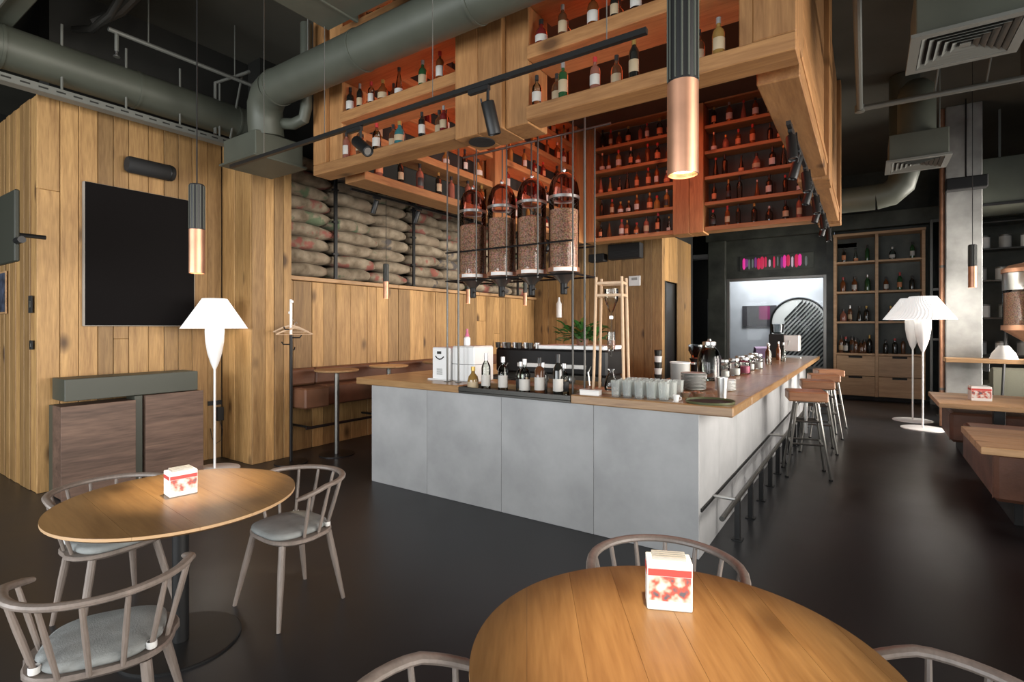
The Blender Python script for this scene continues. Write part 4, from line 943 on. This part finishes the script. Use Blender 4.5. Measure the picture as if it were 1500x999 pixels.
part('spigot', lathe([(.19,.33),(.19,.85),(.17,.95),(.10,1.02),(0,1.04)], 24), M['duct'], d2); part('hanger', cyl(.008, CZ-3.94, (.24,.24,.33), 6), M['pipe'], d2)
t = thing('elbow_duct', 'round olive duct bending up beyond the farther diffuser', 'duct')
part('pipe', tube([(-.9,9.3,3.52),(.1,9.3,3.52)], .18, 24), M['duct'], t); part('elbow', tube([(.1,9.3,3.52),(.28,9.3,3.55),(.40,9.3,3.66),(.44,9.3,3.82),(.44,9.3,CZ-.01)], .18, 24), M['duct'], t)
t = thing('ceiling_pipe', 'thin grey pipe turning a corner under the ceiling at right', 'pipe')
part('run', tube([(-.06,3.42,CZ-.01),(-.06,3.42,4.28),(-.06,3.5,4.2),(-.07,7.42,4.2)], .032, 10), M['pipe'], t); part('cross_run', tube([(-.07,7.42,4.2),(3.3,7.5,4.2)], .032, 10), M['pipe'], t); part('elbow', lathe([(0,-.05),(.05,-.04),(.05,.04),(0,.05)], 12, (-.07,7.42,4.2)), M['pipe'], t)
for x in (.62, 1.05): part('hanger', tube([(x,7.47,4.2),(x+.1,7.0,CZ-.01)], .01, 6), M['pipe'], t)
t = thing('ceiling_bulkhead', 'olive green bulkhead under the ceiling right of the concrete column', 'bulkhead')
part('casing', span(1.45,5.0,11.3,12.6,3.62,4.35,.01), M['duct'], t); part('lip', span(1.43,5.0,11.27,11.31,3.58,3.62,.003), M['black'], t); [part('bracket', box(.03,.03,CZ-4.36,(x,11.6,(CZ+4.36)/2)), M['pipe'], t) for x in (1.8,2.9)]
for i, (x0, x1, y) in enumerate(((1.6,5.0,6.4),(1.6,5.0,8.8))):
    t = thing('ceiling_beam', ['dark ceiling beam at right, nearer one','dark ceiling beam at right, farther one'][i], 'beam', (0,0,0), 0); bpart('web', x0, x1, y, y+.25, CZ-.45, CZ-.001, M['ceil'], t, .005); bpart('flange', x0, x1, y-.05, y+.3, CZ-.50, CZ-.451, M['ceil'], t, .003)
t = thing('column_speaker', 'black speaker box hung before the top of the concrete column', 'speaker', (1.28, 10.75, 3.87))
part('body', box(.50,.18,.19,(0,0,0),.01), M['blackm'], t); part('grille', box(.46,.004,.15,(0,-.092,0)), M['black'], t); part('bracket', tube([(0,.02,.09),(0,.02,CZ-3.73)], .012, 8), M['black'], t)

# spotlights
def spot_head(t, loc, aim, L=.19, r=.038, drop=.09, power=0, col=(1,.85,.68)):
    """one swivelling head as a part with sub-parts; returns nothing"""
    h = part('head', lathe([(0,0),(r*.9,0),(r,.006),(r,L-.004),(r*.9,L),(r*.8,L-.01),(0,L-.02)], 18), M['black'], t)
    h.location = loc; v = Vector(aim).normalized(); h.rotation_euler = v.to_track_quat('Z', 'Y').to_euler()
    part('lens', lathe([(r*.75,L-.012),(0,L-.012)], 14), M['steel'], h)
    part('arm', tube([(0,0,.06),(r*1.15,0,.06),(r*1.15,0,-.03)], .006, 6), M['black'], h)
    if power:
        l = bpy.data.lights.new('spot_beam', 'SPOT'); l.energy = power; l.color = col; l.spot_size = R_(60); l.spot_blend = .8; l.shadow_soft_size = .03
        o = bpy.data.objects.new('spot_beam', l); COL.objects.link(o); o.location = Vector(loc)+v*(L+.01); o.rotation_euler = (-v).to_track_quat('Z','Y').to_euler()
t = thing('lighting_track', 'long black lighting track crossing before the hanging cage', 'track')
part('rail', span(-4.95,-.93,2.585,2.615,3.12,3.15), M['black'], t)
for x in (-4.4,-3.55,-2.4,-1.15): part('wire', cyl(.003, (CZ if x < -3.7 else 4.0)-3.15, (0,0,0), 5), M['steel'], t, loc=(x,2.6,3.15))
for i, (x, aim, nm) in enumerate(((-3.16,(.75,-.1,-.55),'left'),(-1.98,(.05,.35,-1),'right'))):
    t = thing('track_spotlight', f'black spotlight head on the long track, {nm} of the two', 'spotlight', (x,2.6,3.12), 0, 'spotlights on the long track')
    part('adapter', box(.16,.032,.03,(-.03,0,-.015),.003), M['black'], t); part('stem', cyl(.01,.07,(.04,0,-.095),8), M['black'], t)
    spot_head(t, (.04-.05*(1 if i == 0 else .1),0,-.10), aim, .20, .042)
t = thing('lighting_track', 'black lighting track under the right side of the cage', 'track'); part('rail', span(-.485,-.455,4.25,9.0,3.085,3.115), M['black'], t)
for y in (4.45,6.0,7.6,8.9): part('stem', cyl(.008,.035,(0,0,0),6), M['black'], t, loc=(-.47,y,3.115))
for i, y in enumerate((4.40,4.95,5.5,6.05,6.6,7.15,7.7,8.25,8.8)):
    t = thing('track_spotlight', f'black spotlight under the right side of the cage, {ORD[i]} from the front', 'spotlight', (-.47,y,3.085), 0, 'spotlights under the cage')
    part('adapter', box(.03,.12,.025,(0,0,-.0125),.003), M['black'], t); spot_head(t, (0,0,-.04), ((-.25,-.05,-1) if i % 2 else (.10,-.2,-1)), .19, .036, power=(14 if i in (1,4,7) else 0))
t = thing('lighting_track', 'black lighting track between the cage and the coffee sacks', 'track'); part('rail', span(-5.115,-5.085,4.1,9.6,3.26,3.29), M['black'], t)
for y in (4.3,6.5,8.8): part('wire', cyl(.003, CZ-3.29, (0,0,0), 5), M['black'], t, loc=(-5.1,y,3.29))
for i, y in enumerate((4.50,5.24,6.4,7.6,8.8)):
    t = thing('track_spotlight', f'black spotlight aimed at the sacks, {ORD[i]} from the pillar', 'spotlight', (-5.1,y,3.26), 0, 'spotlights before the sacks')
    part('adapter', box(.03,.12,.025,(0,0,-.0125),.003), M['black'], t); spot_head(t, (0,0,-.04), (-.45,0,-1), .17, .032, power=16)

# far wall fittings
t = thing('ac_unit', 'black box unit fixed high on the far oak wall', 'air conditioner', (-4.02, 10.0, 3.15)); part('body', box(.68,.2,.30,(0,0,0),.01), M['blackm'], t); part('grille', merge(*[box(.62,.006,.01,(0,-.102,-.1+.025*i)) for i in range(5)]), M['black'], t)
t = thing('wall_speaker', 'small black speaker left of the black box unit', 'speaker', (-4.62, 10.0, 3.06)); part('body', box(.34,.2,.16,(0,0,0),.01), M['blackm'], t); part('grille', box(.30,.004,.12,(0,-.101,0)), M['black'], t)
t = thing('wall_thermostat', 'small white rectangular panel on the far oak wall', 'panel', (-3.86, 10.09, 2.56)); part('case', box(.24,.03,.20,(0,0,0),.006), M['white'], t); part('display', box(.12,.004,.05,(0,-.016,.04)), M['greyceramic'], t)
t = thing('wall_lamp', 'small white bottle shaped lamp on the far oak wall', 'lamp', (-5.55, 10.02, 1.84)); part('shade', lathe([(0,0),(.055,0),(.06,.02),(.06,.30),(.03,.36),(.02,.44),(0,.44)], 16), M['white'], t); part('bracket', box(.03,.10,.03,(0,.05,.2)), M['black'], t)

# ================================================================== things on the bar
def white_machine():
    t = thing('white_grinder', 'white coffee grinder with a smile shaped drip tray at the left end of the bar', 'grinder', (-3.60, 4.02, BZ1))
    part('body', span(-.12,.12,0,.32,.0,.335,.012), M['white'], t); part('base', span(-.155,.13,-.03,.33,-.0,.014,.004), M['white'], t)
    part('display', box(.055,.003,.028,(-.02,-.0015,.28),0), M['darksteel'], t)
    part('smile_slot', tube([(-.07,-.002,.245),(-.045,-.002,.222),(-.015,-.002,.213),(.015,-.002,.218),(.042,-.002,.24)], .006, 6), M['black'], t)
    part('vent', merge(*[box(.075,.003,.006,(-.015,-.0015,.06+.011*i)) for i in range(6)]), M['greyceramic'], t)
    t = thing('white_dispenser', 'plain white two-drawer dispenser right of the smiling grinder', 'dispenser', (-3.325, 4.03, BZ1))
    part('body', span(-.13,.15,.0,.32,.0,.345,.008), M['white'], t); part('seam', span(-.131,.151,-.002,.2,.17,.175), M['darksteel'], t); part('top_lid', span(-.12,.14,.01,.31,.3455,.352,.002), M['porcelain'], t)
white_machine()
t = thing('syrup_bottle', 'white bottle with pink pump on the white dispenser', 'bottle', (-3.40, 4.2, BZ1+.353)); part('body', lathe([(0,0),(.032,0),(.034,.01),(.034,.075),(.02,.09),(0,.09)], 14), M['white'], t); part('pump', lathe([(.022,.0901),(.024,.10),(.012,.13),(.012,.17),(0,.17)], 12), M['plastic_red'], t)
# espresso machine
t = thing('espresso_machine', 'large black espresso machine with white cup rail behind the bottle tray', 'espresso machine', (-2.72, 4.545, .941))
part('body', span(-.66,.66,.12,.52,.20,.46,.02), M['black'], t); part('base', span(-.64,.64,.05,.56,.03,.10,.01), M['darksteel'], t); part('drip_tray', span(-.60,.60,.02,.5,.1005,.115,.004), M['steel'], t)
part('back_panel', span(-.60,.60,.10,.12,.22,.44,.006), M['blackm'], t)
for x in (-.62,.62): part('side_post', span(x-.03,x+.03,.14,.5,.10,.20,.01), M['darksteel'], t)
for x in (-.55,.55):
    for y in (.1,.5): part('foot', cyl(.03,.03,(x,y,0),12), M['black'], t)
part('cream_trim', span(-.35,.45,.085,.0995,.27,.31,.004), M['porcelain'], t)
r = part('cup_rail', span(-.10,.64,.10,.54,.461,.50,.008), M['white'], t); 
for x in (-.3,.0,.3):
    g = part('group_head', lathe([(0,0),(.035,0),(.04,.01),(.04,.05),(.03,.07),(0,.07)], 16, (x,.07,.13)), M['steel'], t); part('handle', tube([(x,.04,.15),(x,-.09,.14)], .013, 8), M['black'], g)
for x, z in ((.5,.30),(-.48,.30)): part('steam_wand', tube([(x,.10,z),(x,.04,z-.05),(x+.02,.03,z-.18)], .007, 6), M['steel'], t)
TOPM = .941+.5
for i in range(8):
    x = -3.34+.07*i; 
    t = thing('cup', f'{"steel" if i % 2 else "dark"} cup on the espresso machine, {ORD[i]} from the left', 'cup', (x, 4.66+.02*(i%2), .941+.461), 0, 'cups on the espresso machine')
    part('body', lathe([(0,0),(.024,0),(.03,.06),(.028,.06),(.022,.004),(0,.004)], 14), M['steel'] if i % 2 else M['darksteel'], t); part('handle', tube([(.028,0,.048),(.045,0,.042),(.045,0,.022),(.026,0,.015)], .004, 5), M['steel'], t)
t = thing('potted_plant', 'small leafy green plant on top of the espresso machine', 'plant', (-2.36, 4.74, TOPM+.001))
part('pot', lathe([(0,0),(.05,0),(.065,.07),(.06,.07),(.055,.055),(0,.055)], 18), M['leather'], t)
leaves = []
rr = random.Random(5)
for i in range(95):
    a = rr.uniform(0,6.28); L = rr.uniform(.07,.15); R0 = rr.uniform(.02,.20); z = rr.uniform(.04,.20); el = rr.uniform(-.2,.9)
    v = [(0,0,0),(L*.3,.030,.010),(L*.65,.027,.010),(L,0,-.01),(L*.65,-.027,.010),(L*.3,-.030,.010),(L*.5,0,.0)]
    leaves.append(move((v, [(0,6,1),(1,6,2),(2,6,3),(3,6,4),(4,6,5),(5,6,0)]), (R0*math.cos(a)*1.2,R0*math.sin(a)*.7,z), rz=a, ry=-el))
f = part('foliage', merge(*leaves), M['leaf'], t); f['kind'] = 'stuff'
part('stems', merge(*[tube([(0,0,.05),(.07*math.cos(k),.05*math.sin(k),.12),(.14*math.cos(k),.09*math.sin(k),.15)], .003, 5) for k in (0,1.2,2.5,3.7,5)]), M['leaf'], t)
# bottles in the tray
zt = BZ0+.0205
tb = [(-3.03,'gold','squat',.95,'pale gold bottle with cream label'),(-2.88,'clear','wine',1.12,'tall clear bottle with white band'),(-2.69,'clear','gin',1.08,'clear bottle with square white label'),(-2.46,'clear','spirit',1.08,'clear bottle with round mark'),(-2.31,'brown','gin',1.10,'brown bottle with large white label'),(-2.13,'dark','wine',1.15,'tall dark bottle nearest the wooden drip tower')]
for i, (x, col, kind, s_, lab) in enumerate(tb): bottle((x, 3.83, zt), kind, col, f'{lab}, {ORD[i]} from left in the steel tray', 'bottles in the steel tray', s_, .5, 1 if i == 0 else 0, [3,1,1,1,0,0][i])
for i, (x, y, col) in enumerate(((-2.60,3.98,'clear'),(-2.38,4.0,'dark'),(-2.16,3.99,'clear'))): bottle((x, y, zt), 'spirit', col, f'{CNAME[col]} bottle in the rear row of the steel tray, {ORD[i]} from left', 'bottles in the steel tray', .95, .4, 2, 1)
# cold drip tower
t = thing('drip_tower', 'tall light beech cold drip coffee tower with glass vessels', 'coffee maker', (-1.755, 4.06, BZ1), R_(10))
for sx, sy in ((-1,-1),(1,-1),(-1,1),(1,1)): part('post', tube([(sx*.125,sy*.10,.02),(sx*.105,sy*.085,.95)], .012, 8), M['drip'], t)
part('base', box(.34,.28,.02,(0,0,.01),.004), M['drip'], t)
for z, k in ((.90,.107),(.80,.109)):
    for s in (-1,1): part('crossbar', box(2*k,.018,.022,(0,s*k*.81,z),.002), M['drip'], t); part('side_bar', box(.018,1.62*k,.022,(s*k,0,z),.002), M['drip'], t)
part('upper_flask', lathe([(.012,.66),(.03,.70),(.055,.76),(.06,.82),(.058,.86)], 18), M['glass'], t); part('drip_pipe', tube([(0,0,.66),(0,0,.30)], .007, 8), M['glass'], t); part('tap', box(.03,.03,.03,(0,0,.62),.004), M['steel'], t)
part('filter', lathe([(.03,.34),(.034,.38),(.034,.50)], 16), M['glass'], t); part('grounds', lathe([(0,.35),(.031,.36),(.031,.43),(0,.43)], 14), M['beans'], t); part('carafe', lathe([(0,.021),(.055,.021),(.06,.05),(.05,.11),(.025,.16),(.028,.19)], 18), M['glass'], t)
t = thing('tissue_box', 'flat white napkin box at the foot of the drip tower', 'box', (-1.82, 3.805, BZ1), R_(5)); part('body', box(.16,.075,.035,(0,0,.0175),.003), M['paper'], t); part('lid', box(.165,.08,.008,(0,0,.0395),.002), M['porcelain'], t)
# tumblers
tm = mk_mesh('tumbler_wall', lathe([(.034,.001),(.041,.125),(.0395,.125),(.033,.014),(0,.014)], 16), M['tumbler']); tm2 = mk_mesh('tumbler_base', lathe([(0,0),(.0335,0),(.0335,.0009),(0,.0009)], 16), M['glass'])
for r in range(4):
    for k in range(5):
        x = -1.62+.094*k+.02*(r % 2); y = 3.84+.098*r
        t = thing('tumbler', f'clear glass tumbler, {ORD[k]} from left in the {ORD[r]} row of the glass cluster', 'glass', (x, y, BZ1), 0, 'tumblers on the bar')
        obj('wall', None, None, t, me=tm); obj('base', None, None, t, me=tm2)
# crockery and tins
def plate_stack(loc, r, n, label, mat, dz=.012):
    t = thing('plate_stack', label, 'plates', loc)
    for i in range(n): part('plate', lathe([(0,0),(r*.6,0),(r,.012),(r,.016),(r*.6,.006),(0,.006)], 24), mat, t, loc=(0,0,i*dz))
plate_stack((-1.24,4.62,BZ1), .105, 12, 'stack of grey plates on the bar behind the tumblers', M['greyceramic'])
plate_stack((-1.0,4.72,BZ1), .085, 8, 'shorter stack of beige plates right of the grey stack', M['porcelain'])
t = thing('grey_canister', 'tall grey ceramic canister behind the tumblers', 'canister', (-1.47,5.02,BZ1)); part('body', lathe([(0,0),(.075,0),(.085,.01),(.09,.20),(.085,.20),(.08,.01),(0,.01)], 22), M['greyceramic'], t); part('rim', lathe([(.09,.195),(.096,.2),(.096,.21),(.088,.212)], 22), M['porcelain'], t)
t = thing('steel_tumbler', 'tall polished steel shaker tin on the bar corner', 'shaker', (-.92,4.24,BZ1)); part('body', lathe([(0,0),(.033,0),(.043,.15),(.041,.15),(.031,.004),(0,.004)], 20), M['steel'], t); part('rim', lathe([(.0415,.148),(.0455,.149),(.0455,.154),(.0415,.155)], 20), M['steel'], t)
for i, (x, y) in enumerate(((-1.16,4.10),(-1.06,4.14),(-1.11,4.22))):
    t = thing('small_bowl', f'small bowl of dark coffee samples, {["left","right","rear"][i]} of three on the bar corner', 'bowl', (x,y,BZ1), 0, 'sample bowls'); part('bowl', lathe([(0,0),(.022,0),(.042,.035),(.039,.035),(.02,.006),(0,.006)], 18), M['steel'], t); part('beans', lathe([(.036,.028),(.02,.04),(0,.043)], 14), M['beans'], t)
t = thing('round_tray', 'round dark serving tray with olive rim lying on the bar corner', 'tray', (-.93,3.90,BZ1)); part('plate', lathe([(0,0),(.15,0),(.155,.004),(0,.005)], 36), M['blackm'], t); part('rim', lathe([(.1555,.0),(.165,.002),(.168,.018),(.163,.018),(.1555,.005)], 36), plain('olive_rim', (.08,.09,.04), .4), t)
t = thing('white_cup', 'tiny white cup beside the round tray', 'cup', (-1.14,3.80,BZ1)); part('body', lathe([(0,0),(.018,0),(.024,.05),(.022,.05),(.016,.004),(0,.004)], 14), M['porcelain'], t); part('handle', tube([(.022,0,.04),(.034,0,.036),(.034,0,.018),(.02,0,.014)], .003, 5), M['porcelain'], t)
t = thing('glass_dispenser', 'big clear glass jar with steel lid on the bar behind the plates', 'jar', (-1.33,5.55,BZ1)); part('body', lathe([(0,0),(.10,0),(.115,.02),(.115,.22),(.09,.30),(.06,.33),(.06,.36)], 24), M['glass'], t); part('contents', lathe([(0,.01),(.105,.02),(.108,.16),(0,.17)], 20), GL['clear'], t); part('lid', lathe([(.062,.355),(.066,.36),(.066,.39),(.02,.40),(.015,.42),(0,.42)], 20), M['steel'], t); part('tap', tube([(0,-.115,.06),(0,-.15,.06),(0,-.155,.03)], .01, 8), M['steel'], t); part('handle', tube([(.11,0,.25),(.15,0,.22),(.15,0,.12),(.114,0,.10)], .008, 6), M['glass'], t)
t = thing('cup_tower', 'tall stack of paper cups on the inner counter', 'cups', (-1.86,5.55,.961))
for i in range(6): part('cup', lathe([(.03,.0),(.042,.09),(.045,.092),(.042,.095)], 16), M['paper'] if i % 2 == 0 else M['darksteel'], t, loc=(0,0,.065*i))
pal = ['clear','gold','rose','clear','gold','clear','clear']
for i in range(7):
    y = 5.95+.30*i; x = -1.28+.05*(i % 3)
    t = thing('storage_jar', f'glass storage jar on the right bar top, {ORD[i]} from the plates', 'jar', (x,y,BZ1), 0, 'storage jars on the bar')
    part('body', lathe([(0,0),(.06,0),(.066,.01),(.066,.13),(.05,.15),(.05,.165)], 18), M['glass'], t); part('contents', lathe([(0,.006),(.06,.012),(.061,.07+.01*(i%3)),(0,.08)], 16), [M['porcelain'],M['paper'],M['plastic_red'],M['beans'],M['porcelain'],M['paper'],M['porcelain']][i], t); part('lid', lathe([(.052,.1655),(.056,.168),(.056,.19),(0,.195)], 16), M['steel'], t)
for i, (x, y) in enumerate(((-1.18,8.4),(-1.25,8.8),(-1.1,9.3),(-1.22,9.7))):
    t = thing('glass_bottle', f'clear syrup bottle on the far end of the bar, {ORD[i]} from the jars', 'bottle', (x,y,BZ1), 0, 'syrup bottles on the far bar'); part('body', lathe([(0,0),(.035,0),(.037,.01),(.037,.17),(.014,.22),(.014,.27)], 14), GL['amber' if i % 2 else 'clear'], t); part('cap', lathe([(0,.27),(.016,.27),(.016,.30),(0,.30)], 12), M['steel'], t)
t = thing('coffee_brewer', 'black and white coffee brewer at the far end of the bar', 'coffee machine', (-1.25,10.6,BZ1))
part('body', span(-.22,.02,-.15,.2,.0,.42,.01), M['blackm'], t); part('front', span(.021,.26,-.15,.2,.12,.40,.01), M['porcelain'], t); part('tray', span(.0,.30,-.2,.2,.0,.02,.004), M['steel'], t); part('spout', tube([(.10,-.15,.30),(.10,-.2,.28),(.10,-.2,.22)], .012, 8), M['steel'], t); part('hopper', lathe([(.05,.425),(.10,.45),(.11,.60),(0,.61)], 18, (-.1,0,0)), M['darkpane'], t)
t = thing('milk_jug', 'steel milk jug on the inner counter behind the drip tower', 'jug', (-1.85,6.4,.961)); part('body', lathe([(0,0),(.05,0),(.052,.05),(.045,.16),(.04,.19),(.038,.19),(.042,.15),(.0,.01)], 18), M['steel'], t); part('handle', tube([(.045,0,.16),(.085,0,.15),(.085,0,.06),(.05,0,.05)], .006, 6), M['steel'], t)
t = thing('grinder', 'dark coffee grinder with clear hopper on the inner counter', 'grinder', (-1.85,7.0,.961)); part('body', lathe([(0,0),(.09,0),(.09,.04),(.06,.07),(.06,.22),(.08,.26),(0,.27)], 20), M['black'], t); part('hopper', lathe([(.04,.271),(.09,.36),(.09,.44)], 20), M['darkpane'], t); part('spout', box(.05,.10,.03,(0,-.09,.2),.004), M['steel'], t)
t = thing('sink_rack', 'dark bottle well with bottle necks on the inner counter', 'rack', (-1.86,8.0,.961)); part('tray', box(.40,.6,.06,(0,0,.03),.006), M['darksteel'], t); part('divider', box(.38,.01,.10,(0,0,.11)), M['darksteel'], t)

# ================================================================== right side: benches, tables, tall cabinet
def pouf(y0, y1, z1, label):
    t = thing('leather_bench_block', label, 'bench', (0,0,0), 0, 'leather bench blocks')
    bpart('plinth', 1.0, 2.3, y0+.12, y1-.12, 0, .2, M['blackm'], t, .004); bpart('cushion', .86, 2.4, y0, y1, .201, z1, M['leather'], t, .03)
    bpart('front_seam', .852, .8605, y0+.03, y0+.04, .22, z1-.03, M['leather'], t, .002); bpart('top_piping', .86, .874, y0+.03, y1-.03, z1-.028, z1-.012, M['leather'], t, .004)
pouf(8.45, 9.4, .57, 'brown leather bench block, farthest of three along the right side')
pouf(5.75, 7.45, .60, 'brown leather bench block between the two plank tables')
pouf(3.35, 4.80, .56, 'brown leather bench block at the right edge, nearest the camera')
def plank_table(y0, y1, label, ly):
    t = thing('plank_table', label, 'table', (0,0,0), 0, 'plank tables at the benches'); n = 4; w = (y1-y0)/n
    for i in range(n): bpart('board', .69, 2.6, y0+i*w+.001, y0+(i+1)*w-.001, .695, .75, M['oak_x'], t, .004)
    for x in (1.25, 2.3): p = part('leg', box(.10,.10,.68,(0,0,.352),.004), M['black'], t, loc=(x,ly,0)); part('foot_plate', box(.4,.4,.012,(0,0,.006),.002), M['black'], p)
plank_table(5.10, 6.08, 'thick oak plank table, nearer of the two at right', 5.45); plank_table(7.80, 9.1, 'thick oak plank table, farther of the two at right, with menu cube', 8.1)
t = thing('wall_ledge', 'long oak ledge running right from the concrete column', 'shelf'); bpart('board', 1.02, 3.35, 10.60, 10.97, 1.08, 1.145, M['oak_x'], t, .006)
for x in (1.5, 2.6): bpart('bracket', x, x+.04, 10.64, 10.96, .95, 1.079, M['black'], t, .003)
bpart('support', 2.9, 2.96, 10.8, 10.86, 0, 1.079, M['black'], t, .003)
t = thing('white_bowl_stack', 'white upturned bowls on the oak ledge', 'bowls', (1.72, 10.78, 1.146))
for i in range(3): part('bowl', lathe([(.17-.012*i,0),(.16-.012*i,.02),(.10-.01*i,.10),(.06,.13),(0,.13)], 24), M['porcelain'], t, loc=(0,0,.035*i))
t = thing('copper_silo', 'large copper and glass coffee silo at the right edge', 'silo', (2.17, 11.5, 0)); S = .35
part('cylinder', lathe([(S,1.62),(S,2.50)], 32), M['glass_smoke'], t); part('beans', lathe([(0,1.63),(S-.01,1.63),(S-.01,2.18),(0,2.22)], 28), M['beans'], t); part('lid', lathe([(S+.02,2.50),(S+.02,2.56),(S*.8,2.62),(S*.3,2.66),(0,2.66)], 32), M['copper'], t)
part('lower_ring', lathe([(S+.001,1.58),(S+.02,1.58),(S+.02,1.66),(S+.001,1.66)], 32), M['copper'], t); part('funnel', lathe([(0,1.30),(.07,1.30),(.08,1.38),(S,1.579)], 28), M['copper'], t); part('white_band', lathe([(S+.0005,2.22),(S+.004,2.23),(S+.004,2.49),(S+.0005,2.5)], 28), M['steel'], t)
for a in (.6, 2.7, 4.8): part('leg', tube([(S*.9*math.cos(a),S*.9*math.sin(a),1.60),(S*1.1*math.cos(a),S*1.1*math.sin(a),0)], .02, 8), M['black'], t)
t = thing('moss_armchair', 'moss green upholstered armchair beyond the oak ledge', 'armchair', (2.15, 12.45, 0)); part('seat', box(.75,.7,.18,(0,0,.42),.05), M['greencloth'], t); part('backrest', box(.8,.18,.55,(0,-.30,.66),.06), M['greencloth'], t)
for s in (-1,1):
    part('armrest', box(.14,.66,.30,(s*.36,0,.52),.05), M['greencloth'], t)
    for y in (-.28,.28): part('leg', cyl(.02,.34,(s*.3,y,0),10), M['black'], t)
t = thing('steel_shelves', 'dark steel shelf rack behind the copper silo', 'shelving', (2.5, 13.4, 0))
for x in (-.85,.0,.85):
    for y in (-.2,.2): part('upright', box(.03,.03,3.7,(x,y,1.85),.002), M['gunmetal'], t)
for z in (.4,1.1,1.8,2.5,3.1,3.6): part('shelf_board', box(1.75,.44,.03,(0,0,z),.003), M['darksteel'], t)
for r, z in enumerate((1.1,1.8,2.5,3.1)):
    for k in range(4):
        t2 = thing('shelf_canister', f'{"pale" if (r+k) % 2 else "grey"} canister, {ORD[k]} on the {ORD[r]} steel shelf behind the silo', 'canister', (1.80+.30*k+.05*(r%2), 13.35, z+.0155), 0, 'canisters on the steel shelves'); part('body', lathe([(0,0),(.09,0),(.09,.22),(0,.22)], 16), M['greyceramic'] if (r+k) % 2 == 0 else M['porcelain'], t2); part('lid', lathe([(.093,.2205),(.093,.25),(0,.255)], 16), M['gunmetal'], t2)
# tall bottle cabinet
t = thing('bottle_cabinet', 'tall oak cabinet with open bottle shelves above four drawers', 'cabinet', (0,0,0)); CY0, CY1 = 14.15, 14.62
cx0, cxm, cx1 = -.64, .18, 1.03
bpart('back_board', cx0, cx1, CY1, CY1+.03, .1, 3.76, M['greenwall'], t, 0); bpart('plinth', cx0+.03, cx1-.03, CY0+.05, CY1, 0, .08, M['blackm'], t, 0)
for x in (cx0, cxm-.03, cx1-.06): bpart('upright', x, x+.06, CY0, CY1-.001, .081, 3.70, M['cab'], t, .004)
bpart('top_board', cx0-.01, cx1+.01, CY0-.01, CY1, 3.701, 3.76, M['cab'], t, .004)
for z in (1.0, 1.72, 2.40, 3.08):
    for a, b in ((cx0+.061,cxm-.031),(cxm+.031,cx1-.061)): bpart('shelf_board', a, b, CY0+.01, CY1-.001, z, z+.045, M['cab'], t, .003)
for a, b in ((cx0+.062,cxm-.032),(cxm+.032,cx1-.062)):
    for z0, z1 in ((.09,.53),(.54,.99)):
        d = bpart('drawer', a, b, CY0-.005, CY1-.05, z0, z1, M['cab'], t, .004); part('grip', box(.26,.012,.045,(0,-(CY1-CY0-.045)/2-.003,(z1-z0)/2-.025)), M['blackm'], d)
rows = [(1.0455, 7, ['dark','dark','brown'], 4), (1.7655, 4, ['dark','brown','rose','clear'], 2), (2.4455, 3, ['dark','amber','green'], 3), (3.1255, 3, ['clear','dark','green'], 2)]
for i, (z, n, pal, n2) in enumerate(rows):
    bottle_row((cx0+.12,CY0+.15), (cxm-.08,CY0+.15), z, n, f'the {rown[i]} tall cabinet shelf, left half', 'bottles in the tall cabinet', pal=pal, smin=1.05, smax=1.3); bottle_row((cxm+.1,CY0+.15), (cx1-.12,CY0+.15), z, n2, f'the {rown[i]} tall cabinet shelf, right half', 'bottles in the tall cabinet', pal=pal, smin=1.05, smax=1.3)
